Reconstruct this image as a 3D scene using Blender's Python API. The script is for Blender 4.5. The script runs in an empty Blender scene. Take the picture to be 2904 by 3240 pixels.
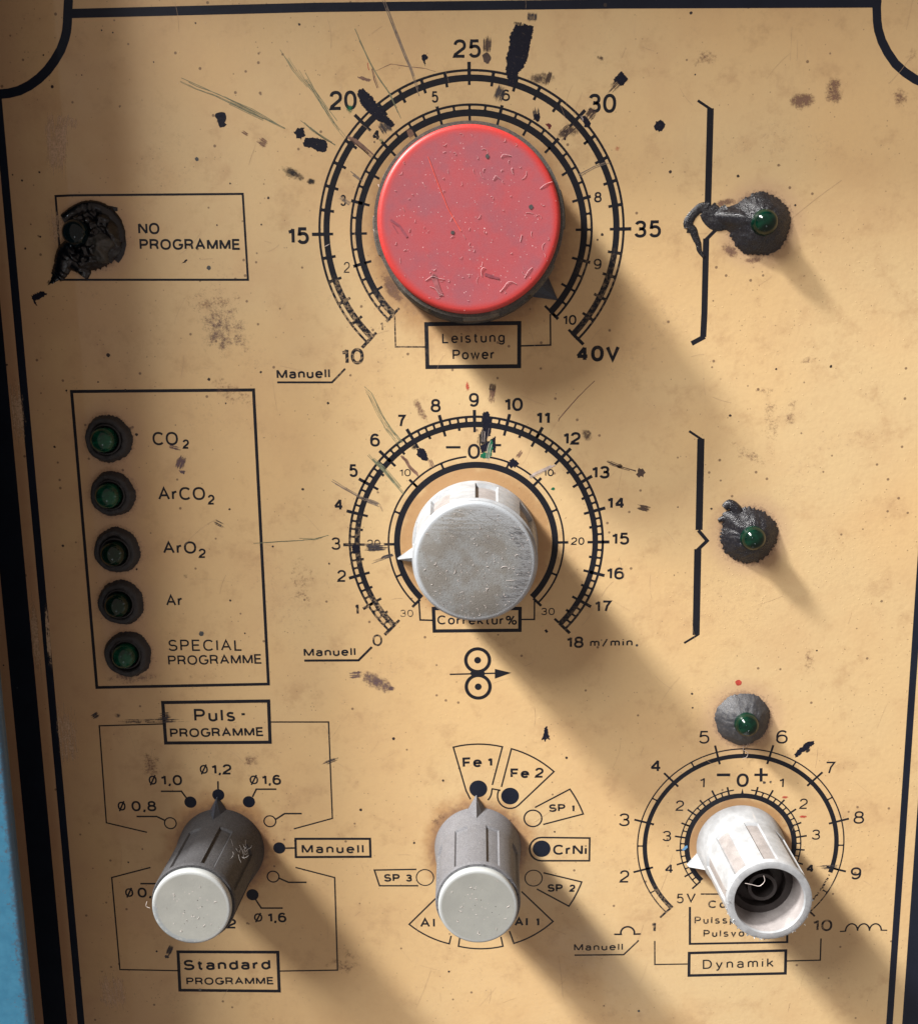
import bpy, math, random
from mathutils import Matrix, Vector, noise as mnoise
from mathutils.geometry import tessellate_polygon
S = 0.001                     # everything below is written in millimetres
rnd = random.Random(7)
scn = bpy.context.scene
COL = scn.collection
R = math.radians

# ------------------------------------------------------------------ camera
CAMH = 200.0
FPX, PITCH, YAW, ROLL = 2963.80, -0.165104, 0.0204488, -0.0147429
RM = Matrix.Rotation(YAW, 3, 'Y') @ Matrix.Rotation(PITCH, 3, 'X') @ Matrix.Rotation(ROLL, 3, 'Z')
cam = bpy.data.cameras.new('camera')
cam.sensor_fit = 'HORIZONTAL'; cam.sensor_width = 36.0; cam.lens = 36.0 * FPX / 2904.0
cam.clip_start = 0.01; cam.clip_end = 20.0
camo = bpy.data.objects.new('camera', cam); COL.objects.link(camo)
camo.matrix_world = Matrix.Translation((0, 0, CAMH * S)) @ RM.to_4x4()
scn.camera = camo

# ------------------------------------------------------------------ light
world = bpy.data.worlds.new('World'); scn.world = world; world.use_nodes = True
bg = world.node_tree.nodes['Background']
bg.inputs[0].default_value = (1.0, 0.79, 0.68, 1); bg.inputs[1].default_value = 0.31
LD = 4.0
def lamp(name, az, el, w, h, power, color):
    L = bpy.data.lights.new(name, 'AREA'); L.shape = 'RECTANGLE'
    L.size = w; L.size_y = h; L.energy = power; L.color = color
    o = bpy.data.objects.new(name, L); COL.objects.link(o)
    d = Vector((math.cos(R(el)) * math.cos(R(az)), math.cos(R(el)) * math.sin(R(az)), math.sin(R(el))))
    o.location = d * LD
    z = d; x = Vector((0, 0, 1)).cross(z).normalized(); y = z.cross(x)
    o.rotation_euler = Matrix((x, y, z)).transposed().to_euler()
    return o
lamp('window_light', 130, 14.0, 0.40, 0.38, 380, (1.0, 0.97, 0.93))       # low bright pane
lamp('window_light', 131, 29, 0.70, 1.35, 180, (1.0, 0.97, 0.94))         # upper pane
lamp('window_light', 150, 66, 0.05, 0.06, 2.4, (0.72, 0.86, 1.0))          # small cool lamp added for bluish glints on lenses and tar
lamp('window_light', -82, 48, 0.20, 0.07, 6, (0.85, 0.93, 1.0))  # unseen lamp added for glints on the lower side of the lenses
vs = scn.view_settings
vs.view_transform = 'Standard'; vs.look = 'None'; vs.gamma = 1.0; vs.exposure = 0.0

# ------------------------------------------------------------------ survey of the panel (tracing frame -> mm on the panel)
CR = {'A': (0, 0, 1000/1820), 'B': (950, 0, 1000/1820), 'C': (1904, 0, 1000/1820), 'D': (0, 1100, 1000/1820),
      'E': (950, 1100, 1100/1820), 'F': (1904, 1100, 1000/1820), 'G': (0, 2140, 1100/1820), 'H': (1000, 2140, 1100/1820),
      'I': (1804, 2140, 1100/1820), 'J': (950, 150, 600/1820), 'K': (1500, 150, 600/1820), 'L': (850, 650, 600/1820),
      'M': (1450, 650, 600/1820), 'N': (1050, 1200, 500/1820), 'O': (1500, 1200, 500/1820), 'P': (950, 1650, 550/1820),
      'Q': (1500, 1650, 550/1820), 'R': (1950, 2280, 500/1820), 'S': (2350, 2280, 500/1820), 'T': (1800, 2700, 550/1820),
      'U': (2300, 2700, 604/1820), 'Z': (0, 0, 2904/1820), 'V': (2100, 550, 500/1820), 'X': (150, 600, 300/1741),
      'Y': (0, 600, 400/1354)}
def pt(tok, z=0.0):
    ox, oy, f = CR[tok[0]]; x, y = tok[1:].split(',')
    d = RM @ Vector(((ox + f * float(x) - 1452) / FPX, -(oy + f * float(y) - 1620) / FPX, -1))
    k = (CAMH - z) / -d.z
    return (d.x * k, d.y * k)
def pts(s, z=0.0): return [pt(t, z) for t in s.split()]
def mpp(tok):           # mm per tracing pixel here
    c = tok[0]; x, y = map(float, tok[1:].split(','))
    a = pt('%s%f,%f' % (c, x - 10, y)); b = pt('%s%f,%f' % (c, x + 10, y))
    return math.dist(a, b) / 20

# ------------------------------------------------------------------ materials
def N(nt, typ, **kw):
    n = nt.nodes.new(typ)
    for k, v in kw.items():
        if k in ('operation', 'blend_type', 'data_type', 'feature', 'distance', 'noise_dimensions', 'vector_type', 'wave_type', 'bands_direction'): setattr(n, k, v)
        else: n.inputs[k.replace('_', ' ')].default_value = v
    return n
class NT:
    """tiny node-writing helper: every value is a socket"""
    def __init__(s, name, rough=0.5, spec=0.5):
        s.m = bpy.data.materials.new(name); s.m.use_nodes = True; s.t = s.m.node_tree
        s.b = s.t.nodes['Principled BSDF']; s.b.inputs['Roughness'].default_value = rough
        s.b.inputs['Specular IOR Level'].default_value = spec
        s.geo = s.t.nodes.new('ShaderNodeNewGeometry'); s.tc = s.t.nodes.new('ShaderNodeTexCoord')
        m = s.t.nodes.new('ShaderNodeVectorMath'); m.operation = 'SCALE'; m.inputs[3].default_value = 1000
        s.t.links.new(s.geo.outputs['Position'], m.inputs[0]); s.P = m.outputs[0]
        m = s.t.nodes.new('ShaderNodeVectorMath'); m.operation = 'SCALE'; m.inputs[3].default_value = 1000
        s.t.links.new(s.tc.outputs['Object'], m.inputs[0]); s.O = m.outputs[0]
    def set(s, inp, v):
        if isinstance(v, bpy.types.NodeSocket): s.t.links.new(v, inp)
        elif isinstance(v, (tuple, list)) and len(v) == 3 and inp.type == 'RGBA': inp.default_value = (*v, 1)
        else: inp.default_value = v
    def noise(s, scale, detail=3, rough=0.55, co=None, dist=0.0, off=0.0, stretch=None):
        n = s.t.nodes.new('ShaderNodeTexNoise'); n.inputs['Scale'].default_value = scale
        n.inputs['Detail'].default_value = detail; n.inputs['Roughness'].default_value = rough; n.inputs['Distortion'].default_value = dist
        mp = s.t.nodes.new('ShaderNodeMapping'); mp.inputs['Location'].default_value = (off, off * .7, off * .3)
        if stretch: mp.inputs['Scale'].default_value = stretch[:3]; mp.inputs['Rotation'].default_value = (0, 0, stretch[3])
        s.t.links.new(co or s.P, mp.inputs[0]); s.t.links.new(mp.outputs[0], n.inputs['Vector'])
        return n.outputs['Fac']
    def voro(s, scale, co=None, rand=1.0):
        n = s.t.nodes.new('ShaderNodeTexVoronoi'); n.inputs['Scale'].default_value = scale; n.inputs['Randomness'].default_value = rand
        s.t.links.new(co or s.P, n.inputs['Vector']); return n
    def ramp(s, v, lo, hi, a=0.0, b=1.0, smooth=True):
        n = s.t.nodes.new('ShaderNodeMapRange'); n.interpolation_type = 'SMOOTHSTEP' if smooth else 'LINEAR'
        s.set(n.inputs[0], v); n.inputs[1].default_value = lo; n.inputs[2].default_value = hi; n.inputs[3].default_value = a; n.inputs[4].default_value = b
        return n.outputs[0]
    def math(s, op, a, b=0.0, c=0.0):
        n = s.t.nodes.new('ShaderNodeMath'); n.operation = op; s.set(n.inputs[0], a); s.set(n.inputs[1], b)
        if op in ('MULTIPLY_ADD',): s.set(n.inputs[2], c)
        return n.outputs[0]
    def mix(s, f, a, b, mode='MIX'):
        n = s.t.nodes.new('ShaderNodeMix'); n.data_type = 'RGBA'; n.blend_type = mode
        s.set(n.inputs[0], f); s.set(n.inputs[6], a); s.set(n.inputs[7], b); return n.outputs[2]
    def sep(s, v):
        n = s.t.nodes.new('ShaderNodeSeparateXYZ'); s.t.links.new(v, n.inputs[0]); return n.outputs
    def dist(s, x, y, co=None):
        xyz = s.sep(co or s.P)
        a = s.math('SUBTRACT', xyz[0], x); b = s.math('SUBTRACT', xyz[1], y)
        return s.math('SQRT', s.math('ADD', s.math('MULTIPLY', a, a), s.math('MULTIPLY', b, b)))
    def color(s, c): s.set(s.b.inputs['Base Color'], c)
    def rough(s, v): s.set(s.b.inputs['Roughness'], v)
    def bump(s, h, dist_mm, strength=1.0):
        n = s.t.nodes.new('ShaderNodeBump'); n.inputs['Distance'].default_value = dist_mm * S; n.inputs['Strength'].default_value = strength
        s.set(n.inputs['Height'], h); s.t.links.new(n.outputs[0], s.b.inputs['Normal'])

RED = (-1.1, 25.4); SIL = (-0.7, -40.2); KL = (-60.2, -111.8); KM = (-0.9, -111.8); KR = (59.1, -111.6)
LED_R = [(58.4, 25.7), (58.5, -39.2), (58.6, -81.0)]
LED_L = [(-79.2, -16.5), (-79.2, -28.5), (-79.2, -41.0), (-79.2, -52.8), (-78.5, -64.7)]
LED_NP = (-79.2, 25.4)

def panel_material():
    m = NT('aged_tan_enamel', 0.4, 0.45)
    big = m.noise(.018, 2, off=3); mid = m.noise(.07, 4, .6, off=11); fine = m.noise(1.6, 4, .7, off=5)
    c = m.mix(m.ramp(big, .35, .68), (.655, .452, .222), (.635, .47, .25))
    c = m.mix(m.ramp(mid, .42, .74, 0, .42), c, (.54, .345, .17))
    c = m.mix(m.ramp(m.noise(.16, 6, .7, off=31), .50, .76, 0, .5), c, (.40, .24, .12))
    c = m.mix(m.ramp(m.noise(.035, 5, .65, off=77), .5, .75, 0, .4), c, (.68, .485, .25))
    # faint rubbed streaks
    c = m.mix(m.ramp(m.noise(.5, 5, .7, off=51, stretch=(1, .12, 1, R(22))), .60, .8, 0, .22), c, (.45, .30, .19))
    # ring of less faded, greasy enamel around every knob
    x, y, _ = m.sep(m.P)
    edge = m.noise(.25, 4, .6, off=19)
    for (cx, cy), r0, r1, a in ((RED, 19.5, 26, .75), (SIL, 15.0, 19, .8), (KL, 10.5, 15.5, .8), (KM, 10.5, 14.5, .75), (KR, 10.5, 13.0, .85)):
        d = m.dist(cx, cy)
        d = m.math('ADD', d, m.ramp(edge, .2, .8, -2.0, 2.0, False))
        c = m.mix(m.ramp(d, r0, r1, a, 0), c, (.40, .215, .09))
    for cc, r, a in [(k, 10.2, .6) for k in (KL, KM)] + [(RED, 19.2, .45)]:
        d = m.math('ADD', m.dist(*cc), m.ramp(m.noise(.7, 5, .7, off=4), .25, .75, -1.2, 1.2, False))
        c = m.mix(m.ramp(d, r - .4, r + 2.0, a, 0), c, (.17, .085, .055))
    # dusty rings of overspray and soot around the lamps
    for (cx, cy), r in [(p, 6.4) for p in LED_R] + [(p, 5.2) for p in LED_L] + [(LED_NP, 6.6)]:
        d = m.dist(cx, cy)
        sp = m.math('ADD', d, m.ramp(m.noise(2.2, 4, .75, off=8), .3, .7, -.8, .8, False))
        c = m.mix(m.ramp(sp, r - .3, r + .7, .6, 0), c, (.12, .07, .05))
        c = m.mix(m.ramp(d, r, r + 4.5, .4, 0), c, (.42, .26, .18))
    # patchy pinkish brown, deepening towards the left edge
    l = m.math('MULTIPLY', m.ramp(x, -55, -92, 0, .8), m.ramp(m.noise(.05, 4, .6, off=61), .35, .6, .5, 1))
    c = m.mix(m.math('MULTIPLY', l, .7), c, (.50, .305, .175))
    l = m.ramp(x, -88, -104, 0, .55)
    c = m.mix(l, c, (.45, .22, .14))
    # dirt specks
    v = m.voro(.42); r = m.ramp(v.outputs['Distance'], .10, .15, 1, 0)
    sel = m.math('GREATER_THAN', m.math('ADD', m.sep(v.outputs['Color'])[0], m.ramp(m.noise(.03, 3, .6, off=201), .35, .65, -.25, .12)), .80)
    c = m.mix(m.math('MULTIPLY', m.math('MULTIPLY', r, sel), .75), c, (.10, .055, .035))
    v = m.voro(1.1); r = m.ramp(v.outputs['Distance'], .10, .2, 1, 0)
    sel = m.math('GREATER_THAN', m.math('ADD', m.sep(v.outputs['Color'])[1], m.ramp(m.noise(.035, 3, .6, off=211), .35, .65, -.2, .1)), .86)
    c = m.mix(m.math('MULTIPLY', m.math('MULTIPLY', r, sel), .55), c, (.16, .09, .06))
    sm = m.math('MULTIPLY', m.ramp(m.noise(.055, 3, .6, off=141), .52, .68), m.ramp(m.noise(1.3, 6, .8, off=150), .52, .7))
    c = m.mix(m.math('MULTIPLY', sm, .42), c, (.24, .15, .11))
    c = m.mix(m.ramp(fine, .3, .7, 0, .12), c, (.50, .35, .21))
    m.color(c)
    m.rough(m.ramp(mid, .3, .8, .34, .55))
    h = m.math('ADD', m.math('MULTIPLY', m.noise(.9, 2, .5), .8), m.math('MULTIPLY', m.noise(5, 3, .6), .2))
    v = m.voro(.9); b = m.math('MULTIPLY', m.ramp(v.outputs['Distance'], .0, .16, 1, 0), m.math('GREATER_THAN', m.sep(v.outputs['Color'])[2], .8))
    h = m.math('ADD', h, m.math('MULTIPLY', b, 1.1))
    m.bump(h, .035, 1)
    return m.m

TAN_W = (.34, .24, .14)
def print_material(name, base, wear=(), fleck=.70):
    m = NT(name, 0.45, 0.22)
    n = m.noise(1.1, 5, .75, off=9); n2 = m.noise(.12, 3, .5, off=2)
    c = m.mix(m.ramp(n2, .3, .7, 0, .5), base, tuple(v * 1.4 for v in base))
    c = m.mix(m.ramp(n, .69, .76, 0, .5), c, (.10, .075, .06))
    c = m.mix(m.ramp(m.noise(3.4, 4, .7, off=90), fleck, fleck + .06, 0, .6), c, (.24, .17, .11))
    for (x, y, r, a) in wear:
        d = m.dist(x, y)
        k = m.math('MULTIPLY', m.ramp(d, r * .5, r, a, 0), m.ramp(m.noise(1.3, 4, .7, off=23), .47, .60))
        c = m.mix(k, c, TAN_W)
    m.color(c); m.rough(m.ramp(n, .3, .7, .34, .5))
    m.bump(m.noise(1.5, 3), .02, 1)
    return m.m

MATCOL = {}
def simple(name, col, rough=.5, spec=.4, bump=0, bs=2.0, var=.25, metal=0):
    MATCOL[name] = col
    m = NT(name, rough, spec)
    n = m.noise(.9, 5, .7, co=m.O, off=3)
    m.color(m.mix(m.ramp(n, .3, .75), tuple(v * (1 - var) for v in col), tuple(min(1, v * (1 + var)) for v in col)))
    m.b.inputs['Metallic'].default_value = metal
    if bump: m.bump(m.noise(bs, 4, .7, co=m.O), bump, 1)
    return m.m

WEAR = [(-22, 2, 13, .8), (-27, 12, 6, .6), (-21, -58, 9, .85), (-25, -40, 7, .4), (28, 8, 9, .35), (26, 17, 6, .3), (24, -60, 8, .3), (-17, 8, 7, .5),
        (76, -127, 9, .9), (41, -128, 8, .6)]
M_PANEL = panel_material()
M_PRINT = print_material('black_screen_print', (.011, .012, .017), WEAR)
M_FAINT = print_material('thin_worn_print', (.018, .017, .018), [(x, y, 14, .4) for x, y in ((-40, -55), (-22, 2), (50, -128), (44, -130))] + WEAR)
M_BORDER = print_material('blue_black_border', (.009, .012, .022))
M_MARKER = print_material('black_marker_ink', (.008, .009, .018), fleck=.63)
M_SMEAR = simple('rubbed_marker_ink', (.075, .05, .04), .5)
M_GREYINK = simple('grey_rubbed_ink', (.05, .045, .05), .5)
M_BROWN = simple('brown_grime', (.20, .115, .08), .6)
M_GREEN = simple('green_scratch', (.17, .18, .11), .5)
M_GREENP = simple('green_paint', (.008, .13, .065), .35)
M_GREYSC = simple('grey_scratch', (.22, .17, .13), .5)
M_WHITESC = simple('bright_scratch', (.50, .42, .38), .45)
M_VIOLET = simple('violet_grime', (.13, .085, .09), .6)
M_REDP = simple('red_paint_speck', (.45, .06, .04), .5)
M_BLUEP = simple('blue_paint_speck', (.15, .36, .62), .4)
M_LINT = simple('pale_lint', (.62, .55, .52), .7)
M_LINTP = simple('pink_lint', (.62, .38, .39), .7)
M_LINTG = simple('grey_lint', (.34, .32, .31), .7)
M_DOT = simple('grey_dot', (.06, .06, .06), .5)

# ------------------------------------------------------------------ mesh helpers
DEC = {}
def decal_mat(mat, kind):
    key = (mat.name, kind)
    if key in DEC: return DEC[key]
    m = NT('rubbed_' + mat.name, .5, .3); col = MATCOL.get(mat.name, (.012, .013, .018)); t = m.t
    uv = t.nodes.new('ShaderNodeUVMap'); uv.uv_map = 'mm'; ue = t.nodes.new('ShaderNodeUVMap'); ue.uv_map = 'unit'; ud = t.nodes.new('ShaderNodeUVMap'); ud.uv_map = 'amount'
    dens, seed = m.sep(ud.outputs[0])[:2]; ex, ey = m.sep(ue.outputs[0])[:2]
    cmb = t.nodes.new('ShaderNodeCombineXYZ'); u, v = m.sep(uv.outputs[0])[:2]; m.set(cmb.inputs[0], u); m.set(cmb.inputs[1], v); m.set(cmb.inputs[2], m.math('MULTIPLY', seed, 37.0)); co = cmb.outputs[0]
    blot = m.noise(.45, 4, .65, co=co); fine = m.noise(2.2, 5, .8, co=co, off=7)
    if kind == 'brush':
        st = m.noise(1.0, 5, .7, co=co, stretch=(.16, 3.2, 1, 0), dist=.35)
        val = m.math('ADD', m.math('MULTIPLY', st, .55), m.math('ADD', m.math('MULTIPLY', blot, .2), m.math('MULTIPLY', fine, .25)))
        au = m.math('ABSOLUTE', ex); av = m.math('ABSOLUTE', ey)
        pen = m.math('ADD', m.ramp(au, .25, 1.0, 0, .5, False), m.ramp(av, .45, 1.0, 0, .4))
        val = m.math('MULTIPLY_ADD', val, 1.9, -.45)
    else:
        val = m.math('ADD', m.math('MULTIPLY', blot, .5), m.math('MULTIPLY', fine, .5))
        rr = m.math('ADD', m.math('MULTIPLY', ex, ex), m.math('MULTIPLY', ey, ey)); pen = m.ramp(rr, .0, 1.0, -.04, .30, False)
    val = m.math('SUBTRACT', m.math('ADD', val, dens), pen)
    al = m.ramp(val, .47, .66 if kind == 'brush' else .72, 0, .85)
    m.color(m.mix(m.ramp(fine, .3, .7), tuple(c * .8 for c in col), tuple(c * 1.35 for c in col)))
    m.set(m.b.inputs['Alpha'], al); DEC[key] = m.m; return m.m
DZ = [0]
def decal(kind, c, d, hx, hy, dens, mat, parent, z, name='smudge', label=None):
    DZ[0] += 1; z = z + .0006 * (DZ[0] % 9); c = Vector(c); d = Vector(d).normalized(); n = Vector((-d.y, d.x)); q = [(-1, -1), (1, -1), (1, 1), (-1, 1)]
    o = mesh_obj(name, [tuple(c + d * hx * a + n * hy * b) + (z,) for a, b in q], [(0, 1, 2, 3)], decal_mat(mat, kind), parent, label)
    sd = rnd.random()
    for ln, fn in (('mm', lambda a, b: (hx * a, hy * b)), ('unit', lambda a, b: (a, b)), ('amount', lambda a, b: (dens, sd))):
        L = o.data.uv_layers.new(name=ln)
        for i, (a, b) in enumerate(q): L.data[i].uv = fn(a, b)
    return o
class PM:
    def __init__(s, base=0.004, step=0.0008, n=10): s.v = []; s.f = []; s.base = base; s.step = step; s.n = n; s.k = 0
    def z(s): s.k += 1; return s.base + s.step * (s.k % s.n)
    def raw(s, P2, F, z=None):
        z = s.z() if z is None else z; o = len(s.v)
        s.v += [(x, y, z) for x, y in P2]; s.f += [tuple(o + i for i in f) for f in F]
    def stroke(s, P, w, closed=False, w2=None):
        P = [Vector(p) for p in P]; n = len(P)
        if n < 2: return
        L = []; Rr = []
        for i in range(n):
            a = P[i] - P[i - 1] if (i > 0 or closed) else P[1] - P[0]
            b = P[(i + 1) % n] - P[i] if (i < n - 1 or closed) else a
            if a.length < 1e-9: a = b
            if b.length < 1e-9: b = a
            a = a.normalized(); b = b.normalized(); na = Vector((-a.y, a.x)); nb = Vector((-b.y, b.x))
            m = na + nb
            m = na if m.length < .35 else m.normalized()
            k = 1 / max(.5, m.dot(na)); ww = w if w2 is None else w + (w2 - w) * i / (n - 1)
            L.append(P[i] + m * k * ww / 2); Rr.append(P[i] - m * k * ww / 2)
        F = [(i, i + 1, n + i + 1, n + i) for i in range(n - 1)]
        if closed: F.append((n - 1, 0, n, 2 * n - 1))
        s.raw([tuple(p) for p in L + Rr], [f[::-1] for f in F])
    def poly(s, P, jag=0.0, sub=6):
        if jag:
            Q = []; n = len(P)
            for i in range(n):
                a = Vector(P[i]); b = Vector(P[(i + 1) % n]); k = max(1, int((b - a).length / jag / 1.2))
                for j in range(k): p = a.lerp(b, j / k); Q.append((p.x + rnd.uniform(-jag, jag), p.y + rnd.uniform(-jag, jag)))
            P = Q
        T = tessellate_polygon([[Vector((x, y, 0)) for x, y in P]])
        out = []
        for t in T:
            a, b, c = (P[i] for i in t)
            out.append(t if (b[0]-a[0])*(c[1]-a[1])-(b[1]-a[1])*(c[0]-a[0]) > 0 else t[::-1])
        s.raw(P, out)
    def disc(s, c, r, n=28, rough=0.0):
        s.raw([c] + [(c[0] + r * (1 + rnd.uniform(-rough, rough)) * math.cos(2*math.pi*i/n), c[1] + r * (1 + rnd.uniform(-rough, rough)) * math.sin(2*math.pi*i/n)) for i in range(n)],
              [(0, 1 + i, 1 + (i + 1) % n) for i in range(n)])
    def arc(s, c, r0, r1, a0, a1):       # compass angles, clockwise from up
        n = max(6, int(abs(a1 - a0) / 2)); P = []
        for rr in (r0, r1):
            for i in range(n + 1):
                a = R(a0 + (a1 - a0) * i / n); P.append((c[0] + rr * math.sin(a), c[1] + rr * math.cos(a)))
        s.raw(P, [(i, i + 1, n + 2 + i, n + 1 + i)[::-1] for i in range(n)])
    def rung(s, c, a, r0, r1, w):          # bar between two rings with filleted corners
        a = R(a); f = min(.28, (r1 - r0) * .35); n = 4; sn, cs = math.sin(a), math.cos(a)
        rr = [r0 + f * i / n for i in range(n + 1)] + [r1 - f + f * i / n for i in range(n + 1)]
        ww = [w / 2 + f * (1 - math.sqrt(1 - (1 - i / n) ** 2)) for i in range(n + 1)]; ww = ww + ww[::-1]; P = []
        for sd in (-1, 1):
            for r_, h in zip(rr, ww): P.append((c[0] + r_ * sn + sd * h * cs, c[1] + r_ * cs - sd * h * sn))
        m = len(rr); s.raw(P, [(i, m + i, m + i + 1, i + 1) for i in range(m - 1)])
    def tick(s, c, a, r0, r1, w):
        a = R(a); s.stroke([(c[0] + r0 * math.sin(a), c[1] + r0 * math.cos(a)), (c[0] + r1 * math.sin(a), c[1] + r1 * math.cos(a))], w)
    def brush(s, a, b, width, n, fill=.6, w=(.05, .16), jit=.12, taper=False):
        """dry streaks from a to b"""
        a = Vector(a); b = Vector(b); d = b - a; L = d.length; d.normalize(); nn = Vector((-d.y, d.x))
        for i in range(n):
            o = rnd.uniform(-.5, .5) * width; t = rnd.uniform(-.05, .15) * L; end = L * rnd.uniform(.82, 1.04)
            while t < end:
                seg = rnd.uniform(.15, .9) * L * fill; e = min(end, t + seg)
                sc = (1 - .6 * t / L) if taper else 1
                p = a + d * t + nn * o * sc; q = a + d * e + nn * (o * sc + rnd.uniform(-jit, jit))
                s.stroke([p, p.lerp(q, .5), q], rnd.uniform(*w)); t = e + rnd.uniform(.05, .9) * L * (1 - fill)
    def scratch(s, P, width, n=4, w=(.04, .1), jit=.12):
        P = [Vector(p) for p in P]
        for i in range(n):
            o = rnd.uniform(-.5, .5) * width; Q = []; k0 = 0
            for j, p in enumerate(P):
                d = (P[min(j + 1, len(P) - 1)] - P[max(j - 1, 0)]).normalized(); nn = Vector((-d.y, d.x))
                Q.append(p + nn * (o + rnd.uniform(-jit, jit)))
            Q2 = []
            for j in range(len(Q) - 1):
                for t in range(4): Q2.append(Q[j].lerp(Q[j + 1], t / 4) + Vector((rnd.uniform(-.03, .03), rnd.uniform(-.03, .03))))
            Q2.append(Q[-1]); a = rnd.randint(0, len(Q2) // 4); b = len(Q2) - rnd.randint(0, len(Q2) // 4)
            s.stroke(Q2[a:b], rnd.uniform(*w))
    def cloud(s, c, rx, ry, n, size=(.05, .25), ang=0.0):
        ca, sa = math.cos(ang), math.sin(ang)
        for i in range(n):
            u = rnd.gauss(0, .45) * rx; v = rnd.gauss(0, .45) * ry
            p = (c[0] + u * ca - v * sa, c[1] + u * sa + v * ca); r = rnd.uniform(*size); k = rnd.randint(4, 6); a0 = rnd.uniform(0, 6)
            s.raw([(p[0] + r * rnd.uniform(.5, 1.3) * math.cos(a0 + 2*math.pi*i/k), p[1] + r * rnd.uniform(.5, 1.3) * math.sin(a0 + 2*math.pi*i/k)) for i in range(k)], [tuple(range(k))])
    def build(s, name, mat, parent=None, label=None, kind=None):
        return mesh_obj(name, s.v, s.f, mat, parent, label, kind)

def mesh_obj(name, v, f, mat, parent=None, label=None, kind=None, smooth=False, loc=None):
    me = bpy.data.meshes.new(name); me.from_pydata([(a * S, b * S, c * S) for a, b, c in v], [], f); me.update()
    me.materials.append(mat)
    if smooth:
        for p in me.polygons: p.use_smooth = True
    o = bpy.data.objects.new(name, me); COL.objects.link(o)
    if parent: o.parent = parent
    if label: o['label'] = label
    if kind: o['kind'] = kind
    return o
def thing(name, label, cat, loc=(0, 0, 0), group=None):
    o = bpy.data.objects.new(name, None); COL.objects.link(o); o.empty_display_size = .01
    o.location = tuple(v * S for v in loc); o['label'] = label; o['category'] = cat
    if group: o['group'] = group
    return o

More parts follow.
